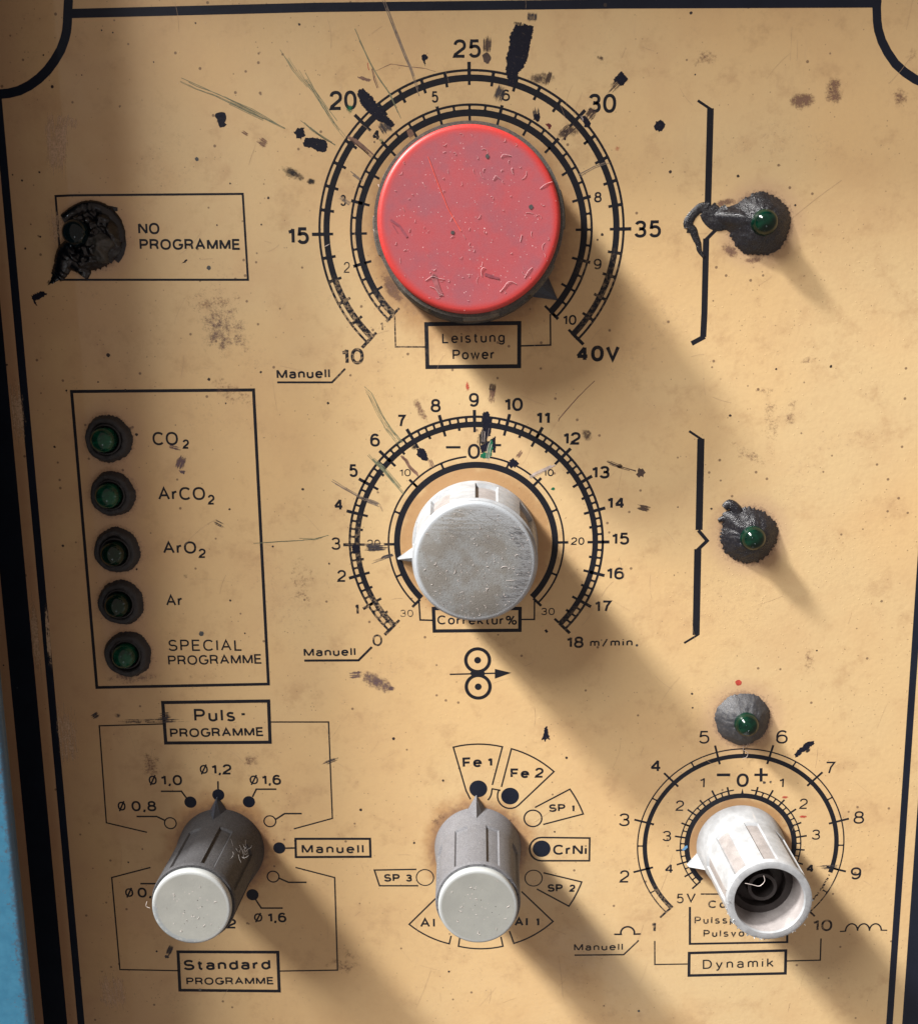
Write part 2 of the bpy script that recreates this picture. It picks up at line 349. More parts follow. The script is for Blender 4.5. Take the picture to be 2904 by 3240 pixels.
# ------------------------------------------------------------------ lettering (single-stroke grotesque, cap height 1)
def A(cx, cy, rx, ry, a0, a1, n=None, e=2.25):
    n = n or max(5, int(abs(a1 - a0) / 15)); out = []
    for i in range(n + 1):
        a = R(a0 + (a1 - a0) * i / n); c, s = math.cos(a), math.sin(a)
        out.append((cx + rx * math.copysign(abs(c) ** (2 / e), c), cy + ry * math.copysign(abs(s) ** (2 / e), s)))
    return out
X = .70
GL = {
 '0': (.54, [A(.27, .5, .27, .5, 90, 450)]),
 '1': (.25, [[(0, .77), (.12, .80), (.2, .87), (.25, .97)], [(.25, 1.0), (.25, 0)]]),
 '2': (.54, [A(.28, .71, .26, .29, 175, -38) + [(.04, .12), (0, 0), (.54, 0)]]),
 '3': (.52, [A(.26, .755, .23, .245, 165, -88)[:] + A(.26, .265, .26, .265, 88, -165)]),
 '4': (.58, [[(.42, 0), (.42, 1)], [(.42, .98), (.02, .3)], [(0, .3), (.58, .3)]]),
 '5': (.54, [[(.48, 1), (.1, 1), (.05, .5)] + A(.27, .33, .26, .33, 140, -155)]),
 '6': (.54, [A(.29, .66, .24, .34, 35, 110) + A(.29, .5, .28, .5, 125, 200)[:], A(.28, .315, .265, .315, 90, 450)]),
 '7': (.52, [[(0, 1), (.52, 1), (.3, .55), (.2, 0)]]),
 '8': (.52, [A(.26, .765, .215, .235, -90, 270), A(.26, .27, .26, .27, 90, 450)]),
 '9': (.54, [A(.25, .34, .24, .34, 215, 290) + A(.26, .5, .28, .5, 305, 380)[:], A(.27, .685, .265, .315, 90, 450)]),
 'A': (.68, [[(0, 0), (.34, 1), (.68, 0)], [(.12, .34), (.56, .34)]]),
 'C': (.66, [A(.36, .5, .36, .5, 42, 318)]),
 'D': (.62, [[(0, 0), (0, 1), (.26, 1)] + A(.26, .5, .36, .5, 85, -85) + [(.26, 0), (0, 0)]]),
 'E': (.52, [[(.52, 1), (0, 1), (0, 0), (.54, 0)], [(0, .52), (.48, .52)]]),
 'F': (.48, [[(.5, 1), (0, 1), (0, 0)], [(0, .5), (.44, .5)]]),
 'G': (.68, [A(.36, .5, .36, .5, 45, 345) + [(.70, .46), (.42, .46)]]),
 'I': (.0, [[(0, 0), (0, 1)]]),
 'L': (.46, [[(0, 1), (0, 0), (.48, 0)]]),
 'M': (.74, [[(0, 0), (0, 1)], [(.01, .99), (.37, .02)], [(.37, .02), (.73, .99)], [(.74, 1), (.74, 0)]]),
 'N': (.62, [[(0, 0), (0, 1)], [(.02, .99), (.60, .01)], [(.62, 0), (.62, 1)]]),
 'O': (.72, [A(.36, .5, .36, .5, 90, 450)]),
 'P': (.54, [[(0, 0), (0, 1), (.3, 1)] + A(.3, .73, .25, .27, 85, -85) + [(.3, .46), (0, .46)]]),
 'R': (.58, [[(0, 0), (0, 1), (.3, 1)] + A(.3, .74, .26, .26, 85, -85) + [(.3, .48), (0, .48)], [(.3, .48), (.5, .36), (.55, .1), (.59, 0)]]),
 'S': (.58, [A(.3, .74, .26, .26, 25, 268) + A(.29, .25, .29, .25, 85, -165)]),
 'V': (.62, [[(0, 1), (.31, 0), (.62, 1)]]),
 'a': (.46, [A(.22, .52, .2, .18, 165, 15) + [(.43, .45), (.43, .06), (.48, 0)], A(.23, .2, .22, .2, 40, 330)[:]]),
 'c': (.42, [A(.24, .35, .24, .35, 45, 315)]),
 'd': (.46, [A(.23, .35, .23, .35, 0, 360), [(.46, 1), (.46, 0)]]),
 'e': (.48, [[(.02, .37), (.48, .37)] + A(.24, .35, .24, .35, 10, 322)]),
 'g': (.46, [A(.23, .36, .23, .34, 0, 360), [(.46, .7), (.46, .0)] + A(.24, -.02, .22, .24, 0, -160)]),
 'i': (.0, [[(0, 0), (0, .7)], [(0, .9), (0, 1.0)]]),
 'k': (.42, [[(0, 0), (0, 1)], [(.4, .7), (0, .28)], [(.14, .42), (.44, 0)]]),
 'l': (.0, [[(0, 0), (0, 1)]]),
 'm': (.72, [[(0, 0), (0, .7)], [(0, .45)] + A(.18, .45, .18, .25, 160, 0) + [(.36, 0)], [(.36, .45)] + A(.54, .45, .18, .25, 160, 0) + [(.72, 0)]]),
 'n': (.42, [[(0, 0), (0, .7)], [(0, .42)] + A(.21, .44, .21, .26, 160, 0) + [(.42, 0)]]),
 'o': (.48, [A(.24, .35, .24, .35, 90, 450)]),
 'p': (.46, [A(.23, .35, .23, .35, 0, 360), [(0, .7), (0, -.28)]]),
 'r': (.24, [[(0, 0), (0, .7)], [(0, .42), (.08, .62), (.26, .68)]]),
 's': (.40, [A(.2, .53, .18, .17, 30, 262) + A(.2, .17, .2, .17, 80, -160)]),
 't': (.26, [[(.1, .92), (.1, .14), (.16, .02), (.27, .0)], [(-.02, .68), (.26, .68)]]),
 'u': (.42, [[(0, .7)] + A(.21, .25, .21, .25, 180, 340) + [(.42, .3)], [(.42, .7), (.42, 0)]]),
 'v': (.44, [[(0, .7), (.22, 0), (.44, .7)]]),
 'w': (.70, [[(0, .7), (.17, 0), (.35, .68), (.53, 0), (.70, .7)]]),
 'y': (.46, [[(0, .7), (.23, .02)], [(.46, .7), (.2, -.12), (.12, -.26), (0, -.27)]]),
 '%': (.90, [A(.18, .76, .17, .22, 90, 450), A(.72, .22, .17, .22, 90, 450), [(.68, 1.04), (.22, -.04)]]),
 '/': (.40, [[(0, -.1), (.4, 1.05)]]),
 '.': (.0, [[(0, .0), (0, .1)]]), ',': (.05, [[(.05, .10), (.05, -.02), (-.01, -.20)]]),
 '-': (.26, [[(0, .42), (.26, .42)]]), '+': (.6, [[(0, .5), (.6, .5)], [(.3, .2), (.3, .8)]]),
 'Q': (.62, [A(.31, .5, .31, .42, 90, 450), [(.56, 1.06), (.06, -.08)]]),   # diameter sign
 ' ': (.22, []),
}
def text(pm, st, a, b, h, w, gap=.19):
    """st set between baseline points a and b (outer edges), cap height h, pen w - all mm"""
    a = Vector(a); b = Vector(b); d = b - a; L = d.length; d.normalize(); up = Vector((-d.y, d.x))
    adv = []; x = 0
    for i, ch in enumerate(st):
        adv.append(x); x += GL[ch][0] + (gap + w / h * .55 if i < len(st) - 1 else 0)
    tot = max(x, .001); hh = h - w
    sx = (L - w) / tot if tot > .05 else 1
    for ch, x0 in zip(st, adv):
        for pl in GL[ch][1]:
            P = [a + d * (w / 2 + (x0 + px) * sx) + up * (w / 2 + py * hh) for px, py in pl]
            cl = len(P) > 5 and (P[0] - P[-1]).length < 1e-4 * h + 1e-6
            pm.stroke(P[:-1] if cl else P, w, closed=cl)

panel = thing('control_panel', 'tan enamelled control panel printed with black dials, boxes and lettering', 'control panel')
mesh_obj('face_sheet', [(-135, -200, 0), (135, -200, 0), (135, 125, 0), (-135, 125, 0), (-135, -200, -1.5), (135, -200, -1.5), (135, 125, -1.5), (-135, 125, -1.5)],
         [(0, 1, 2, 3), (4, 7, 6, 5), (0, 4, 5, 1), (1, 5, 6, 2), (2, 6, 7, 3), (3, 7, 4, 0)], M_PANEL, panel)

def word(st, a, b, h, w, parent=panel, mat=None, name='printed_word', gap=.19, lab=None):
    pm = PM(); k = mpp(a)
    text(pm, st, pt(a), pt(b), h * k, w * k * 1.22, gap)
    return pm.build(name, mat or M_PRINT, parent, lab)
def lines(name, items, mat=None, parent=panel, label=None):
    for i, (s, w) in enumerate(items):
        pm = PM(.004 + .0008 * (i % 6)); k = mpp(s.split()[0]); cl = s.endswith(' c'); P = pts(s[:-2] if cl else s)
        if cl: P = P[:1] + [(Vector(P[0]).lerp(P[1], .5))[:]] + P[1:]
        pm.stroke(P, w * k * 1.38, closed=cl)
        o = pm.build(name, mat or M_PRINT, parent, label)
    return o

# ---- borders
for x0, x1 in ((-105.7, -100.0), (-97.5, -95.8), (94.95, 96.5), (98.7, 104.5)):
    top = 54.5 if x0 < 0 else 54.0
    if x0 in (-105.7, 98.7): top = 46
    bd = PM(.002); bd.stroke([((x0 + x1) / 2, -199), ((x0 + x1) / 2, top)], x1 - x0); bd.build('border_stripe', M_BORDER, panel)
for i, s in enumerate(('Z139,-60 A390,75 A388,130 A383,180 A372,225 A350,285 A315,345 A275,400 A225,450 A170,490 A110,520 A50,535 A2,540',)):
    pm = PM(.006); pm.stroke(pts(s) + [(-104.5, 53.6)], 1.85); pm.build('corner_line', M_BORDER, panel)
pm = PM(.006); pm.stroke([(80.2, 85)] + pts('C1582,40 C1585,120 C1592,170 C1612,235 C1645,300 C1690,365 C1745,415 C1805,455') + [(92.5, 51.3), (97, 50.6), (104, 50.4)], 1.7); pm.build('corner_line', M_BORDER, panel)
pm = PM(.009); pm.stroke(pts('A385,76 A1820,40 B1820,20') + pts('C1585,14'), 1.75); pm.build('border_line', M_BORDER, panel)
rx = PM(.004)   # thick stripes bend outward below the corners on the left
# ---- boxes and connectors
lines('printed_frame', [('A320,1128 A400,1124 A450,1123 A1398,1115 A1428,1610 A357,1610 c', 9)])
lines('printed_frame', [('D412,252 D1460,243 D1546,1938 D558,1958 c', 13)])
lines('printed_frame', [('L1512,1138 M585,1127 M583,1542 L1523,1550 c', 28)])
lines('connector_line', [('L1210,1060 L1217,1356 L1505,1357', 10), ('M598,1347 M885,1338 M882,1040', 11)])
lines('printed_frame', [('P1394,912 Q480,912 Q478,1140 P1403,1148 c', 27)])
lines('connector_line', [('P1240,810 P1255,1032 P1385,1036', 13), ('Q490,1027 Q630,1026 Q632,800', 12)])
lines('printed_frame', [('G852,138 G1406,130 G1414,346 G868,350 c', 13)])
lines('connector_line', [('G855,250 G520,260 G557,768 G770,818', 5.5), ('G1414,240 G1720,240 G1740,745 G1538,800', 5.5)], M_FAINT)
lines('printed_frame', [('G932,1444 G1454,1446 G1462,1650 G942,1645 c', 12)])
lines('connector_line', [('G935,1543 G628,1537 G585,1055 G788,1002', 5.5), ('G1462,1545 G1767,1540 G1752,1055 G1547,1002', 5.5)], M_FAINT)
lines('printed_frame', [('G1547,852 H282,852 H285,946 G1549,948 c', 9)])
lines('printed_frame', [('T1265,565 T1265,952 U573,850 U573,770', 17)])
lines('printed_frame', [('T1258,1048 U560,930 U555,1148 T1255,1284 c', 22)])
lines('connector_line', [('T897,920 T898,1168 T1240,1163', 11), ('U565,1030 U888,1022 U895,815', 10)], M_FAINT)
# ---- underlines of the three Manuell words
lines('underline', [('L82,1697 L608,1697 L735,1565', 14)])
lines('underline', [('P42,1458 P610,1455 P750,1315', 18)])
lines('underline', [('T57,1070 T572,1065 T730,915', 12)], M_FAINT)
# ---- right brackets
lines('bracket_line', [('C552,577 C628,628', 11), ('C625,622 C610,1190', 28), ('C668,1310 C598,1380', 15), ('C600,1372 C590,1800 Z1394,668', 26), ('Z1397,667 Z1371,681', 7)])
lines('bracket_line', [('F502,480 F580,532', 10), ('F570,524 F559,1050', 30), ('F555,1052 F606,1112 F548,1168', 15), ('F552,1160 F542,1655', 30), ('F556,1652 F473,1702', 9)])
# ---- words
W_ = word
W_('NO', 'A797,1348', 'A920,1348', 64, 10); W_('PROGRAMME', 'A805,1438', 'A1386,1438', 61, 10)
W_('CO', 'D880,562', 'D1027,562', 77, 10); W_('2', 'D1053,582', 'D1090,582', 54, 9, name='printed_numeral')
W_('ArCO', 'D912,878', 'D1183,878', 76, 10); W_('2', 'D1198,904', 'D1237,904', 58, 9, name='printed_numeral')
W_('ArO', 'D940,1187', 'D1132,1187', 73, 10); W_('2', 'D1145,1212', 'D1186,1212', 56, 9, name='printed_numeral')
W_('Ar', 'D957,1488', 'D1053,1488', 67, 9)
W_('SPECIAL', 'D970,1748', 'D1395,1747', 68, 8, gap=.26); W_('PROGRAMME', 'D970,1830', 'D1510,1821', 58, 8)
W_('Leistung', 'L1665,1323', 'M445,1313', 98, 12, gap=.3); W_('Power', 'L1765,1480', 'M348,1474', 96, 13, gap=.24)
W_('Manuell', 'L78,1664', 'L590,1656', 92, 15); W_('Manuell', 'P38,1416', 'P580,1408', 92, 15); W_('Manuell', 'T52,1025', 'T563,1019', 82, 12, mat=M_FAINT, gap=.24)
W_('Correktur%', 'P1435,1080', 'Q448,1083', 100, 14, gap=.22)
W_('Puls', 'G1018,238', 'G1232,237', 70, 10, gap=.26); lines('printed_word', [('G1264,199 G1282,199', 9)]); W_('PROGRAMME', 'G892,322', 'G1382,314', 50, 8)
W_('Standard', 'G962,1541', 'G1417,1537', 60, 10, gap=.22); W_('PROGRAMME', 'G977,1618', 'G1435,1615', 43, 7)
W_('Manuell', 'G1580,928', 'H250,928', 51, 8, gap=.26)
W_('Fe', 'H768,480', 'H868,476', 57, 10); W_('1', 'H895,474', 'H922,474', 52, 10, name='printed_numeral')
W_('Fe', 'H1017,534', 'H1115,534', 54, 10); W_('2', 'H1145,532', 'H1190,532', 56, 9, name='printed_numeral')
W_('SP', 'H1218,712', 'H1304,710', 44, 8); W_('1', 'H1335,712', 'H1352,712', 42, 8, name='printed_numeral')
W_('CrNi', 'H1240,936', 'H1416,936', 58, 9); W_('SP', 'H1210,1130', 'H1290,1130', 44, 8); W_('2', 'H1325,1130', 'H1356,1130', 42, 8, name='printed_numeral')
W_('SP', 'H355,1077', 'H438,1077', 44, 8); W_('3', 'H470,1077', 'H502,1077', 42, 8, name='printed_numeral')
W_('Al', 'H545,1316', 'H622,1316', 54, 8, gap=.3); W_('Al', 'H1038,1310', 'H1108,1310', 52, 9, gap=.3); W_('1', 'H1148,1310', 'H1168,1310', 50, 9, name='printed_numeral')
W_('Correktur', 'T1455,578', 'T2220,572', 90, 15, mat=M_FAINT, gap=.32)
W_('Pulsspannung', 'T1312,744', 'T2230,735', 86, 13, mat=M_FAINT, gap=.32); W_('Pulsvoltage', 'T1405,882', 'T2190,872', 84, 13, mat=M_FAINT, gap=.32)
W_('Dynamik', 'T1400,1216', 'U443,1088', 108, 13, mat=M_FAINT, gap=.34)
for a, b, c, d, h, t in (('G618,708', 'G660,708', 'G690,708', 'G820,708', 58, '0,8'), ('G780,572', 'G823,572', 'G842,572', 'G955,572', 58, '1,0'), ('G1047,515', 'G1090,515', 'G1107,515', 'G1213,515', 57, '1,2'),
                         ('G1308,570', 'G1353,570', 'G1370,570', 'G1472,570', 57, '1,6'), ('G657,1160', 'G700,1160', 'G722,1160', 'G850,1160', 57, '0,8'), ('G1331,1290', 'G1375,1290', 'G1400,1290', 'G1500,1290', 56, '1,6'),
                         ('G1030,1322', 'G1073,1322', 'G1105,1322', 'G1238,1322', 56, '1,2')):
    W_('Q', a, b, h, 7); W_(t, c, d, h, 9, name='printed_numeral')
# ---- wire-feed symbol, coil symbols
sy = PM()
for c in ('E928,1637', 'E931,1776'):
    k = mpp(c); p = pt(c); sy.arc(p, 53 * k, 71 * k, 0, 360); sy.disc(p, 18 * k)
sy.poly(pts('E893,1697 E963,1697 E968,1708 E962,1717 E895,1717 E888,1707')); sy.stroke(pts('E782,1711 E1020,1705'), 8 * mpp('E900,1700')); sy.poly(pts('E1018,1682 E1105,1703 E1018,1734'))
sy.build('printed_symbol', M_PRINT, panel, 'two rollers with an arrow')
sy = PM(); k = mpp('T615,840'); c = pt('T613,838'); P = [(c[0] + 72*k*math.cos(R(a)), c[1] + 72*k*math.sin(R(a))) for a in range(190, -11, -12)]
sy.stroke(pts('T472,852 T545,852') + P[1:-1] + pts('T683,850 T753,848'), 19 * k); sy.build('printed_symbol', M_PRINT, panel, 'single coil hump')
sy = PM(); k = mpp('U1300,720')
for cx in (1187, 1301, 1414):
    c = pt('U%d,722' % cx); sy.stroke([(c[0] + 57*k*math.cos(R(a)), c[1] - 22*k + (74*k if True else 0)*max(0, math.sin(R(a)))) for a in range(180, -1, -12)], 15 * k)
sy.stroke(pts('U1075,748 U1135,745'), 13 * k); sy.stroke(pts('U1470,736 U1527,737'), 13 * k); sy.build('printed_symbol', M_PRINT, panel, 'three coil humps')
sy = PM(); sy.stroke(pts('T1378,430 T1700,430'), 17 * mpp('T1400,430')); sy.build('printed_symbol', M_FAINT, panel)

# ---- dials
def scale(c, thin, thick, rungs, labels, inner, name='dial_scale', ww=.3, rw=.28, lw=.42, mat=None, thr=(-135, 135), tnr=((-135, 135),), ends=None):
    pm = PM(.003); thin = (thin[0] - .05, thin[1] + .05); thick = (thick[0] - .08, thick[1] + .08); rw *= 1.25; lw *= 1.15
    for a0, a1 in tnr: pm.arc(c, thin[0], thin[1], a0, a1)
    pm.arc(c, thick[0], thick[1], *thr)
    for a in rungs: pm.rung(c, a, thick[1] - .06, thin[0] + .06, rw)
    for a, r0, r1 in labels: pm.tick(c, a, r0, r1, lw)
    for a, r0, r1 in inner: pm.tick(c, a, r0, r1, lw * .8)
    return pm.build(name, mat or M_PRINT, panel)
DR = (-.75, 25.28); DS = (-.5, -40.3); DQ = (59.17, -111.54)
fr = lambda a, b, s: [a + s * i for i in range(int(round((b - a) / s)) + 1)]
sc_r1 = scale(DR, (31.12, 31.5), (29.3, 30.42), fr(-135, 135, 9), [(a, 29.4, 32.9) for a in fr(-135, 135, 45)], [(a, 28.5, 29.5) for a in fr(-135, 135, 9)], lw=.6, rw=.5)
sc_r2 = scale(DR, (24.6, 24.97), (22.65, 23.82), fr(-135, 135, 7.5), [(a, 23, 25.4) for a in fr(-135, 135, 30)], [(a, 21.5, 23) for a in fr(-135, 135, 15)], lw=.55, rw=.36)
sc_s1 = scale(DS, (27.3, 27.72), (25.35, 26.4), fr(-135, 135, 3.75), [(a, 25.6, 28.95) for a in fr(-135, 135, 15)], [(a, 24.75, 25.5) for a in fr(-127.5, 135, 15)] + [(a, 24.2, 25.5) for a in fr(-135, 135, 15)], lw=.6, rw=.36)
sc_s2 = scale(DS, (18.9, 19.2), (16.6, 17.78), fr(-135, -22.5, 22.5) + fr(22.5, 135, 22.5), [(a, 17.6, 20.05) for a in (-135, -90, -45, 45, 90, 135)], [], tnr=((-135, -5.5), (5.5, 135)), lw=.5, rw=.36)
sc_q1 = scale(DQ, (23.35, 23.56), (21.35, 22.22), fr(-135, 135, 15), [(a, 20.5, 25.15) for a in fr(-105, 105, 30)] + [(-135, 21.3, 25.4), (135, 21.6, 25.1)], [], lw=.42, rw=.26, thr=(-135, 108))
pm = PM(.003)
for a in fr(109.5, 134, 1.1):
    if rnd.random() < .85: pm.arc(DQ, 21.5 + rnd.uniform(0, .15), 22.0 + rnd.uniform(-.15, .1), a, a + rnd.uniform(.6, 1.4))
pm.build('dial_scale', M_PRINT, panel, 'worn end of the ring')
uni = fr(-135, 135, 27)
sc_q2 = scale(DQ, (13.6, 13.8), (11.7, 12.7), [a for a in fr(-135, 135, 6.75) if abs(a) > 10], [(a, 12.5, 15.15) for a in uni if abs(a) > 10] + [(a, 12.5, 14.7) for a in fr(-121.5, 121.5, 27)], [], tnr=((-135, -8), (8, 135)), lw=.36, rw=.24)
pm = PM(); pm.poly([(DQ[0] - .32, DQ[1] + 12.6), (DQ[0] + .32, DQ[1] + 12.6), (DQ[0], DQ[1] + 14.0)]); pm.build('zero_mark', M_PRINT, sc_q2)
def num(par, L):
    for st, a, b, h, w in L: word(st, a, b, h, w, parent=par, name='numeral', lab='printed number ' + st.replace('Q', ''))
num(sc_r1, [('25', 'B880,331', 'B1040,331', 100, 14), ('20', 'J283,600', 'J545,595', 175, 25), ('30', 'K1090,626', 'K1360,626', 175, 25), ('15', 'L180,370', 'L390,370', 157, 25), ('35', 'C185,1368', 'C340,1366', 96, 14),
            ('10', 'L695,1527', 'L915,1525', 156, 26), ('40V', 'M1125,1500', 'M1548,1494', 152, 28)])
num(sc_r2, [('5', 'J1258,528', 'J1325,528', 105, 14), ('6', 'K262,512', 'K342,512', 106, 14), ('4', 'J688,893', 'J768,893', 105, 18), ('3', 'J385,1520', 'J440,1520', 104, 13), ('7', 'K842,897', 'K905,897', 100, 15),
            ('8', 'K1150,1486', 'K1222,1486', 98, 14), ('9', 'M1297,612', 'M1372,612', 100, 13), ('10', 'M1000,1146', 'M1132,1146', 96, 14), ('1', 'L1067,1200', 'L1098,1200', 82, 10), ('2', 'L722,645', 'L780,645', 102, 9)])
num(sc_s1, [('8', 'N1137,380', 'N1253,380', 154, 22), ('9', 'N1577,317', 'N1692,317', 160, 22), ('7', 'N752,552', 'N850,552', 145, 22), ('6', 'N440,776', 'N553,776', 152, 22), ('5', 'N197,1127', 'N300,1127', 150, 22), ('4', 'N22,1513', 'N135,1513', 140, 22),
            ('3', 'P325,298', 'P422,298', 134, 16), ('2', 'P388,633', 'P480,633', 128, 17), ('1', 'P568,978', 'P614,978', 122, 20), ('0', 'P757,1307', 'P860,1307', 128, 17),
            ('10', 'O342,366', 'O560,366', 154, 24), ('11', 'O708,517', 'O870,517', 148, 26), ('12', 'O1018,753', 'O1223,753', 146, 24), ('13', 'O1347,1144', 'O1557,1144', 148, 24), ('14', 'O1525,1494', 'O1735,1494', 144, 24),
            ('15', 'Q1435,244', 'Q1622,244', 130, 20), ('16', 'Q1380,608', 'Q1568,608', 131, 20), ('17', 'Q1256,950', 'Q1435,950', 127, 20), ('18', 'Q962,1326', 'Q1145,1326', 126, 20)])
word('m/min', 'Q1212,1312', 'Q1658,1306', 85, 14, gap=.26); pm = PM(); pm.disc(pt('Q1703,1298'), 14 * mpp('Q1700,1298')); pm.disc(pt('Q1332,1243'), 7 * mpp('Q1700,1298')); pm.build('printed_dot', M_DOT, panel)
num(sc_s2, [('0', 'N1565,918', 'N1706,918', 175, 24), ('10', 'N778,1118', 'N908,1118', 85, 10), ('10', 'O790,1117', 'O915,1117', 84, 12), ('20', 'P700,270', 'P838,270', 82, 10), ('20', 'Q1013,246', 'Q1152,246', 82, 11), ('30', 'P1047,1001', 'P1183,1000', 78, 8), ('30', 'Q700,981', 'Q842,981', 78, 9)])
lines('plus_minus_sign', [('N1313,783 N1480,783', 20), ('O150,758 O310,758', 20), ('O230,670 O230,845', 22)])
num(sc_q1, [('5', 'R942,269', 'R1070,269', 158, 17), ('4', 'R385,596', 'R517,596', 155, 22), ('3', 'R25,1220', 'R150,1220', 160, 17), ('2', 'T528,310', 'T628,310', 142, 16), ('6', 'S377,268', 'S512,268', 166, 18), ('7', 'S945,618', 'S1057,618', 153, 17),
            ('8', 'S1270,1192', 'S1393,1192', 158, 17), ('9', 'U1173,253', 'U1275,253', 128, 16), ('10', 'U810,745', 'U1000,745', 122, 17), ('1', 'T855,830', 'T908,830', 122, 22)])
num(sc_q2, [('0', 'R1380,768', 'R1520,768', 168, 25), ('1', 'R955,778', 'R1014,778', 128, 15), ('2', 'R680,1043', 'R775,1043', 130, 14), ('3', 'R528,1393', 'R628,1393', 130, 14), ('4', 'R552,1765', 'R657,1765', 122, 17),
            ('1', 'S412,776', 'S468,776', 122, 15), ('2', 'S648,1021', 'S742,1021', 130, 14), ('3', 'S788,1376', 'S886,1376', 128, 14), ('4', 'S722,1756', 'S820,1756', 112, 20), ('5', 'T1122,528', 'T1200,528', 112, 13), ('V', 'T1226,518', 'T1325,518', 110, 14)])
lines('plus_minus_sign', [('R1155,628 R1310,628', 25), ('R1587,627 R1742,627', 22), ('R1665,550 R1665,705', 24)])

# ---- selector marks, left dial
for s in ('G997,660', 'G1143,622', 'G1303,658', 'G1462,900', 'G1322,1145'):
    pm = PM(.004); pm.disc(pt(s), 32 * mpp(s)); pm.build('selector_dot', M_BORDER, panel)
for s in ('G892,770', 'G1413,760', 'G1430,1050'):
    pm = PM(.004); k = mpp(s); pm.arc(pt(s), 27 * k, 34 * k, 0, 360); pm.build('selector_ring', M_PRINT, panel)
lines('leader_line', [(s, 6.5) for s in ('G715,735 G820,735 G862,755', 'G842,603 G950,603 G975,637', 'G1141,550 G1142,592', 'G1447,592 G1342,592 G1322,632', 'G1580,720 G1490,720 G1443,750', 'G1492,901 G1545,900', 'G1605,1080 G1510,1080 G1460,1058', 'G1480,1215 G1368,1215 G1338,1170', 'G735,1087 G870,1087')], M_FAINT)
# ---- selector marks, middle dial
def harc(a, b, cx=847, cy=905):
    ox, oy = map(float, a.split(',')); px, py = map(float, b.split(',')); r0 = math.hypot(ox-cx, oy-cy); r1 = math.hypot(px-cx, py-cy)
    t0 = math.atan2(oy-cy, ox-cx); t1 = math.atan2(py-cy, px-cx)
    return ' '.join('H%.1f,%.1f' % (cx + (r0+(r1-r0)*i/8)*math.cos(t0+(t1-t0)*i/8), cy + (r0+(r1-r0)*i/8)*math.sin(t0+(t1-t0)*i/8)) for i in range(9))
for s in ('H849,590', 'H1015,628', 'H1180,904'):
    pm = PM(.004); pm.disc(pt(s), 47 * mpp(s), 36); pm.build('selector_dot', M_BORDER, panel)
for s, w in (('H1135,745', 8), ('H1138,1058', 6), ('H570,1055', 6)):
    pm = PM(.004); k = mpp(s); pm.arc(pt(s), 42 * k, (42 + w) * k, 0, 360); pm.build('selector_ring', M_PRINT, panel)
def circ(cx, cy, r, a0, a1): return ' '.join('H%.1f,%.1f' % (cx + r*math.cos(R(a)), cy - r*math.sin(R(a))) for a in fr(a0, a1, (a1-a0)/10))
for its in ([('H922,570 ' + harc('975,370', '718,372') + ' H785,600 H808,645', 6), (circ(849, 600, 70, -45, 0) + ' H922,590 H965,598 ' + circ(1015, 627, 66, 155, 310) + ' ' + harc('1245,500', '1022,380') + ' H970,580', 6)],
            [('H1145,688 ' + harc('1328,592', '1398,722') + ' H1188,777', 6)], [('H1190,1030 ' + harc('1390,1078', '1323,1205') + ' H1155,1115', 6)], [('H525,1012 H305,1016 H332,1098 H535,1098', 6)],
            [(circ(1178, 906, 61, 90, 270) + ' H1430,967 H1432,848 H1178,845', 7)], [('H625,1165 ' + harc('487,1300', '697,1402') + ' H707,1360', 6)], [('H1075,1128 ' + harc('1240,1285', '1035,1400') + ' H1012,1335', 6)], [('H752,1370 ' + harc('745,1415', '978,1415') + ' H967,1365', 6)]):
    lines('sector_outline', its, M_FAINT)

# ------------------------------------------------------------------ marks, scratches, grime on the panel
ZM, ZS = .014, .024
class MK:
    def __init__(s, mat, name, label, z, parent): s.a = (mat, name, label, z, parent)
    def _b(s, meth, *a, **k):
        mat, name, label, z, par = s.a; DZ[0] += 1; pm = PM(z + .0006 * (DZ[0] % 9), .0004, 6); getattr(pm, meth)(*a, **k); return pm.build(name, mat, par, label)
    def poly(s, *a, **k): return s._b('poly', *a, **k)
    def disc(s, *a, **k): return s._b('disc', *a, **k)
    def scratch(s, *a, **k): return s._b('scratch', *a, **k)
    def brush(s, a, b, width, n=20, fill=.6, w=None, jit=0, taper=False):
        a = Vector(a); b = Vector(b); cover = min(1, n * .16 / max(width, .5)) * fill
        decal('brush', (a + b) / 2, b - a, (b - a).length / 2 * 1.15, width / 2 * 1.15, -.02 + .22 * min(1, cover * 1.6), s.a[0], s.a[4], s.a[3] - .004, 'smudge', s.a[2])
    def cloud(s, c, rx, ry, n=50, size=(.05, .2), ang=0.0):
        dn = n * (sum(size) / 2) ** 2 * 2.5 / (rx * ry)
        decal('cloud', c, (math.cos(ang), math.sin(ang)), rx * 1.15, ry * 1.15, min(.145, -.025 + .15 * dn), s.a[0], s.a[4], s.a[3] - .004, 'smudge', s.a[2])
def mark(mat, fn, name='marker_stroke', label=None, z=ZM, kind=None):
    fn(MK(mat, name, label, z, panel))
mark(M_MARKER, lambda p: (p.poly(pts('B1238,142 B1262,146 B1290,138 B1345,150 B1338,185 B1326,240 B1312,325 B1285,385 B1258,410 B1243,450 B1238,490 B1200,500 B1192,440 B1184,400 B1186,330 B1200,270 B1208,200'), .16),
                          p.brush(pt('B1270,160'), pt('B1280,120'), 4, 12, .7)), label='thick black pen bar above the red knob')
mark(M_GREYINK, lambda p: (p.brush(pt('B1330,140'), pt('B1335,50'), 2.6, 9, .8, (.03, .08)),), 'smudge')
mark(M_GREYINK, lambda p: (p.brush(pt('K285,330'), pt('K205,560'), 2.4, 26, .5, (.05, .13)), p.brush(pt('K590,540'), pt('K600,720'), 1.9, 30, .4, (.08, .22))), 'smudge')
